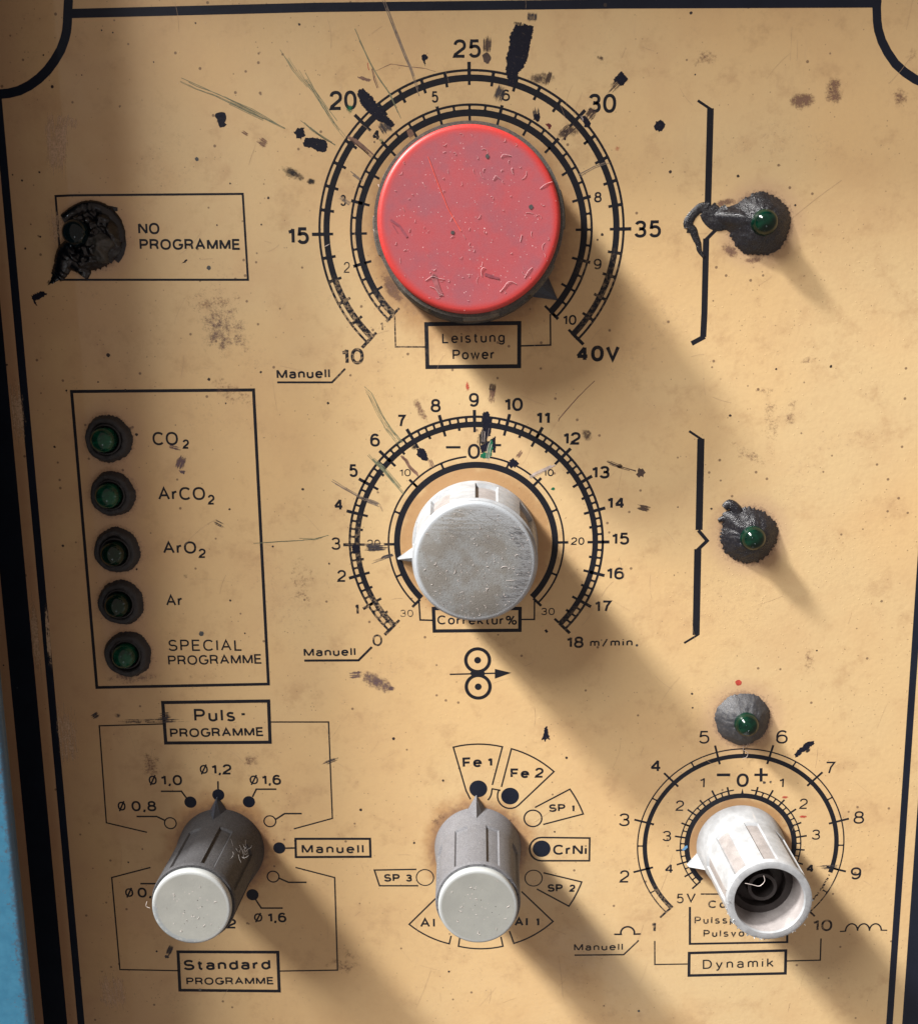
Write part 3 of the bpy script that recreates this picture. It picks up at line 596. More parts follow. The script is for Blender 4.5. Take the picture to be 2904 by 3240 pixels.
mark(M_MARKER, lambda p: (p.poly(pts('J553,405 J600,390 J640,420 J700,480 J735,545 J800,600 J830,650 J905,735 J895,760 J850,755 J800,720 J740,700 J690,650 J640,610 J590,550 J550,460'), .14),), label='black pen bar beside the 20')
mark(M_GREYINK, lambda p: p.brush(pt('J765,670'), pt('J865,850'), 3.0, 40, .5, (.1, .28)), 'smudge')
mark(M_MARKER, lambda p: (p.poly(pts('J25,915 J45,870 J130,862 J245,890 J268,960 J240,1003 J180,1000 J100,960 J40,945'), .2), p.poly(pts('A1697,760 A1715,735 A1750,738 A1758,775 A1735,800 A1705,800'), .25)), label='black pen blot')
mark(M_MARKER, lambda p: (p.disc(pt('A1270,668'), 1.15, 14, .35), p.disc(pt('A1278,705'), .9, 12, .4), p.cloud(pt('A1272,685'), 1.4, 1.8, 30, (.08, .2)), p.cloud(pt('A1690,1000'), 3, 1.2, 70, (.08, .28), -.5), p.cloud(pt('A1790,1045'), 1, .7, 18, (.08, .2))), 'smudge')
mark(M_BROWN, lambda p: (p.brush(pt('A1470,790'), pt('A1555,850'), 2.0, 26, .4, (.08, .2)), p.brush(pt('A1380,745'), pt('A1440,785'), .8, 6, .4, (.04, .1))), 'smudge')
mark(M_SMEAR, lambda p: (p.brush(pt('B1080,185'), pt('B1075,330'), 2.1, 42, .55, (.08, .22)), p.disc(pt('B1072,330'), .9, 12, .2), p.disc(pt('B1077,355'), .35, 8, .3)), 'smudge')
mark(M_MARKER, lambda p: (p.poly(pts('B700,315 B720,308 B735,330 B722,350 B718,380 B710,355 B700,340'), .12), p.poly(pts('K1335,308 K1410,225 K1478,298 K1450,335 K1430,362 K1405,362 K1370,335'), .12), p.disc(pt('K1780,750'), 1.05, 22, .18)), label='small black pen blots')
mark(M_SMEAR, lambda p: (p.brush(pt('K1500,200'), pt('K1250,470'), 2.2, 46, .35, (.05, .14)), p.brush(pt('K1180,560'), pt('K1060,700'), 2.5, 30, .5, (.08, .2)), p.brush(pt('K990,700'), pt('K780,900'), 2.6, 26, .5, (.07, .22))), 'smudge')
mark(M_MARKER, lambda p: (p.poly(pts('K1030,645 K1065,655 K1110,700 K1120,740 K1090,770 K1060,760 K1050,720 K1035,690'), .15), p.disc(pt('K605,665'), .8, 12, .4)), 'smudge')
mark(M_SMEAR, lambda p: (p.brush(pt('K745,190'), pt('K685,380'), 1.2, 12, .6, (.04, .12)), p.cloud(pt('K640,300'), 3.4, 1.5, 110, (.06, .2)), p.cloud(pt('K960,800'), 2.2, 1.4, 60, (.06, .18)), p.cloud(pt('K1215,100'), 1.4, .6, 14, (.06, .16), -.5)), 'smudge')
mark(simple('dark_red_spot', (.13, .02, .02), .5), lambda p: (p.poly(pts('K685,735 K715,720 K742,745 K735,775 K715,780 K705,755'), .1),), 'smudge')
mark(M_REDP, lambda p: (p.scratch(pts('J650,130 J648,160 J655,200 J665,220'), .05, 2, (.08, .14), .02), p.cloud(pt('K1370,970'), 1, 1, 12, (.04, .12)), p.cloud(pt('S490,885'), .9, .45, 40, (.06, .2)), p.cloud(pt('S690,1110'), .9, .4, 26, (.05, .12)), p.disc(pt('F787,1930'), .72, 14, .2), p.cloud(pt('N1560,80'), .55, 1.1, 40, (.06, .2))), 'paint_speck', 'red paint specks')
# long scratches
mark(M_GREEN, lambda p: (p.scratch(pts('B290,92 B345,230 B400,350 B450,440 B520,540 B580,680'), .55, 5, (.08, .16), .05), p.scratch(pts('A950,415 A1130,500 A1250,548 A1450,640 A1640,742'), 1.5, 5, (.05, .12), .2), p.scratch(pts('A1250,548 A1400,620 A1640,738'), 1.4, 8, (.04, .1), .2),
                         p.scratch(pts('J10,690 J120,790 J240,870 J370,945'), .9, 7, (.05, .12), .1), p.scratch(pts('J0,200 J120,400 J220,560 J330,720 J430,860'), 1.4, 7, (.06, .14), .2), p.scratch(pts('A1615,280 A1690,400 A1800,530'), .9, 5, (.04, .1), .15),
                         p.scratch(pts('N360,100 N440,170 N540,380 N640,560 N770,730'), 1.0, 8, (.05, .11), .15), p.scratch(pts('N600,500 N680,610 N800,740'), 1.2, 10, (.04, .1), .1), p.scratch(pts('N430,860 N620,1050 N840,1310'), 1.0, 13, (.05, .12), .15),
                         p.scratch(pts('P-10,195 P150,200 P300,160'), 1.3, 6, (.03, .07), .15), p.scratch(pts('D1460,1130 D1600,1120 D1800,1108'), .5, 5, (.04, .08), .1)), 'scratch', z=ZS)
mark(M_GREYSC, lambda p: (p.scratch(pts('B480,0 B545,170 B600,310 B640,400 B690,550'), .45, 8, (.07, .16), .06), p.scratch(pts('K1010,1225 K1150,1150 K1300,1092'), .5, 6, (.06, .12), .1), p.scratch(pts('J380,1440 J500,1530'), 1.2, 7, (.05, .12), .1), p.scratch(pts('J480,1190 J600,1290'), .5, 6, (.07, .16), .1),
                          p.scratch(pts('N0,1170 N170,1270 N390,1390'), .5, 7, (.06, .12), .1), p.scratch(pts('N390,1390 N480,1420 N550,1450'), .8, 14, (.08, .18), .15), p.scratch(pts('N545,1440 N590,1550'), .3, 2, (.04, .07), .1)), 'scratch', z=ZS)
mark(M_BROWN, lambda p: (p.scratch(pts('J460,850 J570,930 J690,1040'), .9, 16, (.08, .2), .2), p.brush(pt('J1030,760'), pt('J1090,890'), 1.5, 24, .6, (.08, .24)), p.scratch(pts('J620,270 J760,205 J870,155 J1000,175 J1200,200 J1400,255'), .12, 2, (.04, .08), .04), p.poly(pts('J545,280 J600,275 J680,310 J670,325 J600,315'), .12), p.scratch(pts('J690,200 J715,300 J745,385'), .3, 4, (.06, .14), .1),
                         p.scratch(pts('N800,875 N850,930 N900,1010 N960,1070 N1000,1105'), .6, 16, (.12, .24), .12), p.scratch(pts('N1110,900 N1140,960 N1165,1040'), .8, 7, (.07, .16), .1), p.scratch(pts('O970,500 O980,450 O1200,200 O1390,18'), .1, 2, (.08, .14), .02), p.cloud(pt('N1020,370'), 1.2, 3.6, 150, (.05, .13), .45),
                         p.brush(pt('O240,10'), pt('O170,370'), 1.9, 75, .32, (.06, .2)), p.brush(pt('O570,790'), pt('O470,930'), 1.3, 30, .45, (.06, .18)), p.cloud(pt('L1180,800'), 1.7, 3.8, 170, (.06, .24), .5)), 'smudge')
mark(M_SMEAR, lambda p: (p.brush(pt('O225,0'), pt('O195,180'), 1.8, 26, .4, (.08, .2)), p.cloud(pt('O1300,640'), 1.5, 1.8, 60, (.05, .2), .6), p.disc(pt('J710,905'), .2, 6, .3)), 'smudge')
mark(M_MARKER, lambda p: (p.poly(pts('O95,545 O98,400 O112,372 O130,380 O150,372 O172,385 O182,430 O192,480 O198,548 O190,600 O185,650 O140,660 O100,600'), .1), p.brush(pt('O120,540'), pt('O110,800'), 1.6, 40, .9), p.brush(pt('O110,540'), pt('O85,840'), 2.5, 46, .5, (.1, .3)), p.poly(pts('O72,760 O130,735 O240,660 O244,700 O240,830 O215,830 O205,800 O120,838 O75,845'), .16),
                          p.poly(pts('N980,815 N1010,790 N1060,800 N1090,850 N1105,905 N1090,940 N1045,930 N1000,900 N975,860'), .18), p.cloud(pt('N950,775'), .9, .8, 40, (.1, .3)), p.disc(pt('O450,965'), 1.0, 16, .3), p.poly(pts('P540,262 P560,238 P612,240 P620,300 P612,330 P560,335 P542,315'), .12)), label='black pen bar below the 9')
mark(M_GREENP, lambda p: (p.poly(pts('O75,860 O110,840 O150,845 O160,780 O180,700 O210,690 O215,780 O200,880 O150,912 O95,915 O72,890'), .14), p.cloud(pt('J475,585'), .8, 1.0, 45, (.08, .25)), p.disc(pt('O905,1262'), .35, 9, .4), p.cloud(pt('J780,885'), .8, .6, 12, (.05, .15))), 'paint_speck', 'green paint dabs', z=ZM + .012)
mark(M_WHITESC, lambda p: (p.scratch(pts('O205,680 O170,800 O152,940'), .9, 7, (.05, .09), .05), p.scratch(pts('O640,1130 O780,1060 O930,990'), 1.1, 12, (.06, .11), .1), p.scratch(pts('O130,560 O115,720'), 1.5, 4, (.04, .07), .05), p.scratch(pts('L540,395 L590,370'), .3, 3, (.05, .08), .05), p.scratch(pts('K1030,650 K1050,700'), .5, 3, (.05, .09), .05)), 'scratch', z=ZS + .014)
mark(M_SMEAR, lambda p: (p.scratch(pts('O1530,945 O1600,975 O1700,1010 F90,680 F230,722'), .55, 9, (.05, .13), .12), p.disc(pt('F225,720'), .95, 12, .35), p.brush(pt('F195,915'), pt('F290,935'), 1.6, 10, .6, (.05, .14))), 'smudge')
mark(M_GREYINK, lambda p: (p.brush(pt('P600,292'), pt('P930,284'), 1.4, 60, .9), p.brush(pt('P600,275'), pt('P950,262'), 2.1, 85, .6, (.1, .26)), p.brush(pt('P835,388'), pt('P980,345'), 1.0, 22, .8, (.1, .24)), p.poly(pts('P838,395 P860,365 P935,345 P965,335 P970,360 P890,378'), .1)), 'smudge')
mark(M_GREYSC, lambda p: p.scratch(pts('P745,425 P830,395 P960,350'), 1.0, 5, (.03, .06), .1), 'scratch', z=ZS)
mark(M_VIOLET, lambda p: (p.brush(pt('P478,1615'), pt('P690,1605'), 2.1, 60, .4, (.08, .24)), p.cloud(pt('P800,1690'), 4.4, 2.2, 260, (.06, .22), -.5), p.cloud(pt('P955,1755'), 1.2, .8, 50, (.08, .24)), p.brush(pt('D1020,720'), pt('D1060,610'), 2.6, 36, .5, (.08, .22)), p.brush(pt('D940,560'), pt('D1060,590'), 1.3, 28, .35, (.06, .18)), p.poly(pts('D1030,705 D1068,710 D1060,728 D1040,722'), .1)), 'smudge')
mark(M_VIOLET, lambda p: (p.cloud(pt('Z432,650'), 5.5, 8, 420, (.05, .2)), p.cloud(pt('Z470,665'), 5, 6, 160, (.05, .16)), p.cloud(pt('G1000,2') , 1, 1, 1), p.cloud(pt('G680,5'), 9, 2.2, 130, (.06, .22)), p.cloud(pt('A1500,820'), 1, 1, 10, (.05, .1))), 'smudge')
mark(M_BROWN, lambda p: (p.cloud(pt('C1150,580'), 3.2, 2.0, 90, (.1, .24)), p.cloud(pt('C1332,525'), 2.4, 3.0, 90, (.1, .24)), p.cloud(pt('C1718,560'), 2.2, 3.2, 60, (.08, .2), .4), p.cloud(pt('C1785,310'), 2, 3, 20, (.06, .16)), p.cloud(pt('C590,330'), 6, 3, 40, (.05, .14)), p.cloud(pt('F970,450'), 3, 12, 90, (.06, .18)), p.cloud(pt('F850,620'), 7, 2.5, 70, (.06, .2), -.5),
                         p.cloud(pt('F1080,380'), 2.5, 8, 60, (.05, .15)), p.cloud(pt('F1190,1800'), 2.5, 9, 60, (.05, .16)), p.cloud(pt('F940,245'), 4, 1, 20, (.06, .18)), p.cloud(pt('F1200,70'), 3, 1.5, 24, (.06, .18)), p.cloud(pt('G790,470'), 4, 5, 120, (.06, .2)), p.cloud(pt('G1310,440'), 3, 2, 60, (.06, .2)), p.cloud(pt('H150,1500'), 8, 6, 90, (.05, .15)), p.cloud(pt('D1350,260'), 8, 4, 120, (.05, .2), -.4),
                         p.cloud(pt('D1740,1350'), 5, 10, 110, (.05, .16)), p.cloud(pt('H640,760'), 2.4, 5, 40, (.06, .2), -.6), p.cloud(pt('A1250,1740'), 10, 5, 180, (.05, .16)), p.cloud(pt('V700,330'), 3, .9, 130, (.05, .16), .2), p.cloud(pt('V760,880'), 2.4, 1.4, 130, (.05, .16), -.7), p.cloud(pt('V1010,990'), 2.5, .9, 90, (.05, .14), .1)), 'smudge', kind='stuff')
mark(M_MARKER, lambda p: (p.poly(pts('S590,395 S640,330 S720,265 S790,232 S815,240 S822,262 S780,300 S700,360 S640,410 S605,430'), .16), p.brush(pt('S700,370'), pt('S790,310'), 1.6, 12, .5, (.06, .14)), p.poly(pts('H1178,335 H1192,300 H1196,268 H1208,262 H1215,300 H1224,335 H1205,322 H1198,345 H1190,330'), .12), p.poly(pts('A1045,1520 A1062,1500 A1075,1490 A1078,1502 A1062,1512'), .1),
                          p.poly(pts('Y335,1135 Y400,1100 Y460,1085 Y480,1105 Y500,1118 Y475,1140 Y430,1165 Y380,1180 Y400,1245 Y370,1215 Y345,1170'), .15), p.brush(pt('Y560,960'), pt('Y490,1030'), 1.2, 14, .4, (.06, .2))), label='short black pen mark beside the 7')
mark(M_GREYINK, lambda p: (p.brush(pt('G905,1400'), pt('G872,1472'), 1.6, 24, .9, (.08, .2)), p.poly(pts('G862,1462 G885,1462 G885,1476 G866,1478'), .1), p.brush(pt('G470,225'), pt('G525,190'), 1.6, 16, .6, (.06, .16)), p.brush(pt('G480,238'), pt('G1100,232'), 1.3, 30, .25, (.04, .12)), p.brush(pt('G810,212'), pt('G910,203'), 2.2, 28, .4, (.06, .18)), p.brush(pt('G1660,470'), pt('G1800,415'), 1.6, 12, .3, (.04, .1)),
                           p.cloud(pt('G618,205'), 1, .7, 20, (.06, .16)), p.brush(pt('S240,740'), pt('S250,690'), .8, 12, .8, (.05, .1)), p.brush(pt('S300,720'), pt('S340,705'), .7, 10, .7, (.05, .1)), p.brush(pt('U830,140'), pt('U1130,125'), 1.3, 22, .4, (.03, .07)), p.brush(pt('D1208,985'), pt('D1310,1040'), 1.4, 14, .3, (.05, .13)), p.cloud(pt('D1070,1310'), 1, 1.2, 24, (.04, .1))), 'smudge')
mark(M_BLUEP, lambda p: p.poly(pts('R750,1492 R790,1450 R815,1440 R818,1465 R790,1495 R765,1500'), .06), 'paint_speck', 'light blue paint speck')
M_PALE = simple('rubbed_pale_paint', (.58, .41, .27), .5)  # pale worn paint, plus glare painted into the colour at upper left
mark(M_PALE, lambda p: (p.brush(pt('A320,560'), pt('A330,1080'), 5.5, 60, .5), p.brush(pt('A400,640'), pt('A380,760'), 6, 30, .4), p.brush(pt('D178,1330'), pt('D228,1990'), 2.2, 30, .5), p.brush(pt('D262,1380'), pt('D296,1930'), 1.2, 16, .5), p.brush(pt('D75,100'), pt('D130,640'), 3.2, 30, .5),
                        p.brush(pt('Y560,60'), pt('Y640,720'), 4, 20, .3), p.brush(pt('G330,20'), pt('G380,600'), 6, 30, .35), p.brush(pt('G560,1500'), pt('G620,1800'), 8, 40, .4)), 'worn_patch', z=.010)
# individual dots
dots = PM(ZM); dd = 'A302,497,9 A585,172,5 A650,185,5 A471,430,4 A127,1038,6 A227,990,6 A73,1005,5 A178,1290,4 A232,1362,6 A146,1430,7 A250,315,5 A1126,130,5 A1723,138,7 A1545,1138,7 A1325,1055,5 A885,355,4 A1505,1292,5 A1250,1295,5 D623,43,11 D1203,182,9 D1502,140,7 D314,571,7 D362,1141,8 D787,500,9 D1744,815,7 D1322,930,6 D1326,1456,6 D1410,1645,5 D787,1276,6 D1571,1145,6 C512,72,9 C394,988,9 C784,1013,9 C1113,1180,6 C537,427,5 C1840,500,4 F1318,107,8 F738,390,8 F1003,122,6 F630,928,6 F437,918,4 F518,1993,6 F1237,1745,5 H234,700,8 H665,547,6 H1310,427,7 H513,873,6 H695,1547,6 H1248,815,5 E145,290,7 E12,741,6 E151,1131,5 I637,92,6 I640,165,5 G820,1442,6 G672,975,5 M1380,278,13 M1335,327,9 D1300,320,5 D565,197,5 D723,243,6 D383,247,6 D20,1830,5 D40,98,6 Y250,1745,5 Z1200,9,4 H405,327,8'
for t in dd.split():
    c = t[0]; x, y, r = t[1:].split(','); s = c + x + ',' + y; dots.disc(pt(s), float(r) * mpp(s), 12, .22)
dots.build('ink_speck', simple('dark_speck', (.035, .025, .022), .5), panel, kind='stuff')
dots = PM(ZM)
for t in ('A1133,915,11', 'A1202,1541,12', 'D1160,1648,15', 'T730,1655,14', 'D100,1960,4', 'G1048,1643,8'):
    c = t[0]; x, y, r = t[1:].split(','); s = c + x + ',' + y; dots.disc(pt(s), float(r) * mpp(s), 14, .15)
dots.build('grey_speck', simple('blue_grey_speck', (.08, .085, .085), .5), panel, kind='stuff')
# fine random scratches over the face
fs = PM(.02)
for i in range(150):
    x = rnd.uniform(-88, 92); y = rnd.uniform(-155, 68); a = rnd.choice((rnd.gauss(1.2, .35), rnd.uniform(0, 3.14))); L = rnd.uniform(1.2, 7) * (1 if rnd.random() < .85 else 2.2); c = rnd.uniform(-.25, .25)
    P = []
    for k in range(5): P.append((x + math.cos(a + c * k / 4) * L * k / 4, y + math.sin(a + c * k / 4) * L * k / 4))
    fs.stroke(P, rnd.uniform(.025, .055))
fs.build('hairline_scratch', simple('hairline', (.46, .32, .20), .5), panel, kind='stuff')

# ------------------------------------------------------------------ solids
def rotz(p, a): c, s = math.cos(a), math.sin(a); return (p[0]*c - p[1]*s, p[0]*s + p[1]*c, p[2])
def lathe(prof, n=96, rfun=None, closed_top=True):
    v = []; f = []
    for (r, z) in prof:
        for i in range(n):
            a = 2 * math.pi * i / n; rr = rfun(r, z, a) if rfun else r
            v.append((rr * math.cos(a), rr * math.sin(a), z))
    for j in range(len(prof) - 1):
        for i in range(n):
            k = (i + 1) % n; f.append((j*n+i, j*n+k, (j+1)*n+k, (j+1)*n+i))
    if closed_top: f.append(tuple((len(prof)-1)*n + i for i in range(n)))
    return v, f
def fluted(prof, nf, wdeg, depth, z0, z1, phase, top=True, round_=0.25):
    """lathe with nf straight-walled recesses cut between z0 and z1"""
    ang = []
    per = 360 / nf
    for k in range(nf):
        c = phase + per * k
        for d in (-wdeg/2 - .25, -wdeg/2 + .55): ang.append((c + d, d > -wdeg/2))
        for d in [(-.5 + t/6) * wdeg for t in range(1, 6)]: ang.append((c + d, True))
        for d in (wdeg/2 - .55, wdeg/2 + .25): ang.append((c + d, d < wdeg/2))
        for t in range(1, 7): ang.append((c + wdeg/2 + (per - wdeg) * t / 7, False))
    zs = sorted(set([z for _, z in prof] + [z0, z0 + .35, z1 - .3, z1]))
    def rad(z):
        for (r0, a), (r1, b) in zip(prof, prof[1:]):
            if a <= z <= b and b > a: return r0 + (r1 - r0) * (z - a) / (b - a)
        return prof[-1][0]
    v = []; f = []; n = len(ang)
    for z in zs:
        cut = z0 + .3 <= z <= z1 - .25
        for a, ins in ang:
            r = rad(z) - (depth if (ins and cut) else 0); a = R(a)
            v.append((r * math.cos(a), r * math.sin(a), z))
    for j in range(len(zs) - 1):
        for i in range(n):
            k = (i + 1) % n; f.append((j*n+i, j*n+k, (j+1)*n+k, (j+1)*n+i))
    if top: f.append(tuple((len(zs)-1)*n + i for i in range(n)))
    global REC
    REC = [j*n+i for j in range(len(zs)-1) if z0 + .3 <= (zs[j] + zs[j+1]) / 2 <= z1 - .25 for i in range(n) if ang[i][1] and ang[(i+1) % n][1]]
    return v, f
def recess(o, rec, mat):
    o.data.materials.append(mat)
    for i in rec: o.data.polygons[i].material_index = 1
def shade_auto(o, ang=32):
    me = o.data
    for p in me.polygons: p.use_smooth = True
    try: me.set_sharp_from_angle(angle=R(ang))
    except Exception: pass
    return o
def pointer(rb, rt, hw, h0, h1, a):
    """wedge-shaped nose: base at radius rb, tip at rt, ridge falling from h1 to h0"""
    v = [(rb, -hw, .02), (rb, hw, .02), (rt, 0.12, .02), (rt, -.12, .02), (rb, -hw*.55, h0), (rb, hw*.55, h0), (rt - .25, .1, h0*.45), (rt - .25, -.1, h0*.45), (rb - .6, 0, h1), (rt - .5, 0, h0*.55)]
    f = [(0, 4, 7, 3), (1, 2, 6, 5), (3, 7, 6, 2), (4, 8, 9, 7), (5, 6, 9, 8), (7, 9, 6), (0, 1, 5, 8, 4)]
    return [rotz(p, R(a)) for p in v], f

def knob_material(name, col, dust, dusty, rough=.55, grit=1.0, worn=None):
    m = NT(name, rough, .35)
    n1 = m.noise(.35, 4, .6, co=m.O, off=3); n2 = m.noise(4.5, 4, .75, co=m.O, off=8); n3 = m.noise(1.4, 5, .7, co=m.O, off=28)
    c = m.mix(m.ramp(n1, .3, .7), tuple(x * .8 for x in col), tuple(min(1, x * 1.15) for x in col))
    c = m.mix(m.ramp(n2, .38, .68, dusty * .25, dusty), c, dust)
    c = m.mix(m.ramp(n3, .62, .76, 0, .5), c, tuple(x * .35 for x in col))
    if worn: c = m.mix(m.ramp(m.noise(.5, 5, .7, co=m.O, off=60, stretch=(1, 1, .25, 0)), .55, .72, 0, .6), c, worn)
    m.color(c); m.rough(m.ramp(n3, .3, .7, rough - .1, rough + .15))
    h = m.math('ADD', m.math('MULTIPLY', n2, .7), m.math('MULTIPLY', m.noise(9, 3, .7, co=m.O), .4))
    m.bump(h, .10 * grit, 1)
    return m.m
M_WHITEK = knob_material('white_plastic', (.355, .375, .395), (.275, .275, .275), .35, .42, .35, (.46, .43, .41))
M_WHITEB = knob_material('grimy_recess_white', (.31, .29, .285), (.21, .19, .18), .6, .5, .5)  # browner, darker white for the flute recess faces only
M_HOLLOW = knob_material('dark_knob_interior', (.040, .034, .033), (.07, .06, .06), .4, .5, .4)
M_INWALL = knob_material('grimy_inner_wall', (.34, .315, .31), (.24, .22, .21), .6, .5, .4)
M_GREYK = knob_material('dusty_grey_plastic', (.085, .088, .098), (.20, .20, .212), .95, .6, 1.0)
M_GREYK2 = knob_material('dusty_brown_grey_plastic', (.024, .024, .027), (.105, .105, .11), .75, .6, .9)
M_BLACKK = knob_material('worn_black_plastic', (.030, .030, .030), (.17, .155, .13), .7, .4, .5, (.24, .21, .17))
M_PTR = knob_material('dark_blue_plastic', (.03, .04, .06), (.12, .13, .15), .35, .35, .3)

def cap_material(kind):
    if kind == 'red':
        m = NT('dusty_red_plastic', .35, .5)
        d = m.dist(0, 0, m.O)
        n = m.noise(.22, 4, .6, co=m.O, off=5); f = m.noise(5, 3, .7, co=m.O)
        film = m.math('MULTIPLY', m.ramp(d, 16.9, 15.3, 0, 1), m.ramp(n, .25, .75, .72, 1.0))
        c = m.mix(film, (.52, .028, .022), (.34, .066, .082))
        c = m.mix(m.math('MULTIPLY', film, m.ramp(m.noise(.13, 4, .65, co=m.O, off=44), .42, .66, 0, .7)), c, (.26, .075, .10))
        c = m.mix(m.ramp(f, .35, .7, 0, .18), c, (.48, .18, .19))
        m.color(c); m.rough(m.ramp(film, 0, 1, .42, .55)); m.bump(m.math('ADD', m.math('MULTIPLY', m.noise(3.2, 4, .7, co=m.O), .3), m.math('MULTIPLY', m.noise(12, 2, .5, co=m.O), .5)), .025, 1); return m.m
    m = NT(kind + '_cap_plastic', .45, .4)
    d = m.dist(0, 0, m.O); n = m.noise(.16, 5, .6, co=m.O, off=2); f = m.noise(3.5, 5, .75, co=m.O, off=9)
    if kind == 'silver':
        base = m.mix(m.ramp(n, .42, .60), (.235, .245, .245), (.19, .182, .165))
        base = m.mix(m.ramp(f, .46, .68, 0, .7), base, (.15, .138, .125))
        x, y, _ = m.sep(m.O)
        rub = m.math('MULTIPLY', m.ramp(d, 7.6, 10.2), m.ramp(m.math('ADD', x, m.math('MULTIPLY', y, .35)), 0, 5))
        scr = m.ramp(m.noise(1.0, 5, .7, co=m.O, off=70, stretch=(.25, 2.6, 1, R(32))), .42, .6)
        base = m.mix(rub, base, m.mix(scr, (.27, .285, .30), (.195, .197, .20)))
        top = m.math('MULTIPLY', m.ramp(y, 4, 9), m.ramp(m.noise(1.0, 5, .7, co=m.O, off=75, stretch=(.3, 2.6, 1, R(28))), .45, .55))
        base = m.mix(m.math('MULTIPLY', top, .8), base, (.27, .285, .30))
        c = m.mix(m.ramp(d, 11.0, 11.7), base, (.36, .39, .42)); b = .05
    else:
        base = m.mix(m.ramp(n, .35, .7), (.295, .305, .285), (.335, .345, .32))
        base = m.mix(m.ramp(f, .55, .75, 0, .5), base, (.30, .29, .25))
        c = m.mix(m.ramp(d, 7.3, 7.75), base, (.40, .425, .425))  # lighter ring paints the bevel's highlight into the colour
        if kind == 'pulse':
            x, y, _ = m.sep(m.O)
            k = m.math('MULTIPLY', m.math('MULTIPLY', m.ramp(d, 6.9, 7.3), m.ramp(m.math('ADD', x, y), -5, -8)), m.ramp(m.noise(1.2, 3, .6, co=m.O), .3, .5))
            c = m.mix(m.math('MULTIPLY', k, .8), c, (.24, .27, .29))
        b = .025
    m.color(c); m.bump(m.math('ADD', f, m.noise(9, 2, .5, co=m.O)), b, 1); return m.m

def lint(rad, z, n, mat, parent, size=(.3, 1.2), curl=1.2, seed=1, outer=.96):
    r = random.Random(seed); v = []; f = []
    for i in range(n):
        d = rad * outer * math.sqrt(r.random()); a = r.uniform(0, 6.283); x, y = d*math.cos(a), d*math.sin(a); h = r.uniform(0, 6.283); L = r.uniform(*size) * (2 if r.random() < .12 else 1); k = r.uniform(-curl, curl); w = r.uniform(.035, .065); m = 6
        for j in range(m + 1):
            if j: x += math.cos(h) * L / m; y += math.sin(h) * L / m; h += k / m * 2.4
            nx, ny = -math.sin(h) * w / 2, math.cos(h) * w / 2; zz = z + .01 + .05 * math.sin(math.pi * j / m)
            o = len(v); v += [(x + nx, y + ny, zz), (x - nx, y - ny, zz), (x, y, zz + w * .8)]
            if j: f += [(o-3, o-1, o+2, o), (o-1, o-2, o+1, o+2), (o-2, o-3, o, o+1)]
    return mesh_obj('lint', v, f, mat, parent, kind='stuff')
def specks_on(rad, z, n, mat, parent, seed=1, size=(.06, .16)):
    r = random.Random(seed); v = []; f = []
    for i in range(n):
        d = rad * math.sqrt(r.random()); a = r.uniform(0, 6.283); x, y = d*math.cos(a), d*math.sin(a); s = r.uniform(*size); o = len(v)
        v += [(x + s*r.uniform(.6, 1.4)*math.cos(t*1.2566), y + s*r.uniform(.6, 1.4)*math.sin(t*1.2566), z + .004) for t in range(5)] + [(x, y, z + s * .12)]
        f += [(o + t, o + (t + 1) % 5, o + 5) for t in range(5)]
    return mesh_obj('dust_speck', v, f, mat, parent, kind='stuff')

# --- red knob
rk = thing('rotary_knob', 'large red-capped power knob set on the top dial', 'knob', (RED[0], RED[1], 0), 'control knobs on the panel')
v, f = fluted([(18.75, .05), (18.6, .8), (18.45, 2.0), (18.6, 12.4), (18.1, 13.0)], 8, 22, 1.3, 2.2, 15, -38 + 22.5)
shade_auto(mesh_obj('knob_body', v, f, M_BLACKK, rk))
v, f = lathe([(17.35, 13.0), (17.45, 14.6), (17.4, 15.3), (17.25, 15.7), (16.95, 15.93), (16.5, 16.0), (15.8, 15.97), (8, 15.95), (.02, 15.95)], 128); shade_auto(mesh_obj('knob_cap', v, f, cap_material('red'), rk), 50)
v, f = pointer(18.0, 23.0, 2.9, 1.9, 3.4, -38); mesh_obj('pointer', v, f, M_PTR, rk)
lint(17.2, 15.97, 75, M_LINTP, rk, (.35, 1.0), 1.6, 3); specks_on(16.8, 15.96, 260, M_LINTP, rk, 5, (.05, .11))
def on_cap(name, items, z, mat, parent, c):
    pm = PM(z, .002, 8)
    for k, a, w in items:
        P = [(x - c[0], y - c[1]) for x, y in pts(a, 16)]
        if k == 's': pm.stroke(P, w)
        elif k == 'd': pm.disc(P[0], w, 14, .2)
    return pm.build(name, mat, parent)
on_cap('ink_dot', [('d', 'B1077,899', .38), ('d', 'B1327,1190', .42), ('d', 'B877,1338', .36)], 16.03, M_DOT, rk, RED)
on_cap('scratch', [('s', 'B735,900 B790,1050 B850,1200 B925,1330', .13)], 16.03, simple('red_scratch', (.72, .10, .07), .4), rk, RED)
on_cap('scratch', [('s', 'B520,1265 B570,1300 B615,1365', .45), ('s', 'B1062,1578 B1085,1586 B1110,1592', .55), ('s', 'B1085,1590 B1115,1596 B1145,1604', .4), ('s', 'B530,1290 B560,1340', .1)], 16.03, simple('bruised_red', (.25, .06, .08), .5), rk, RED)
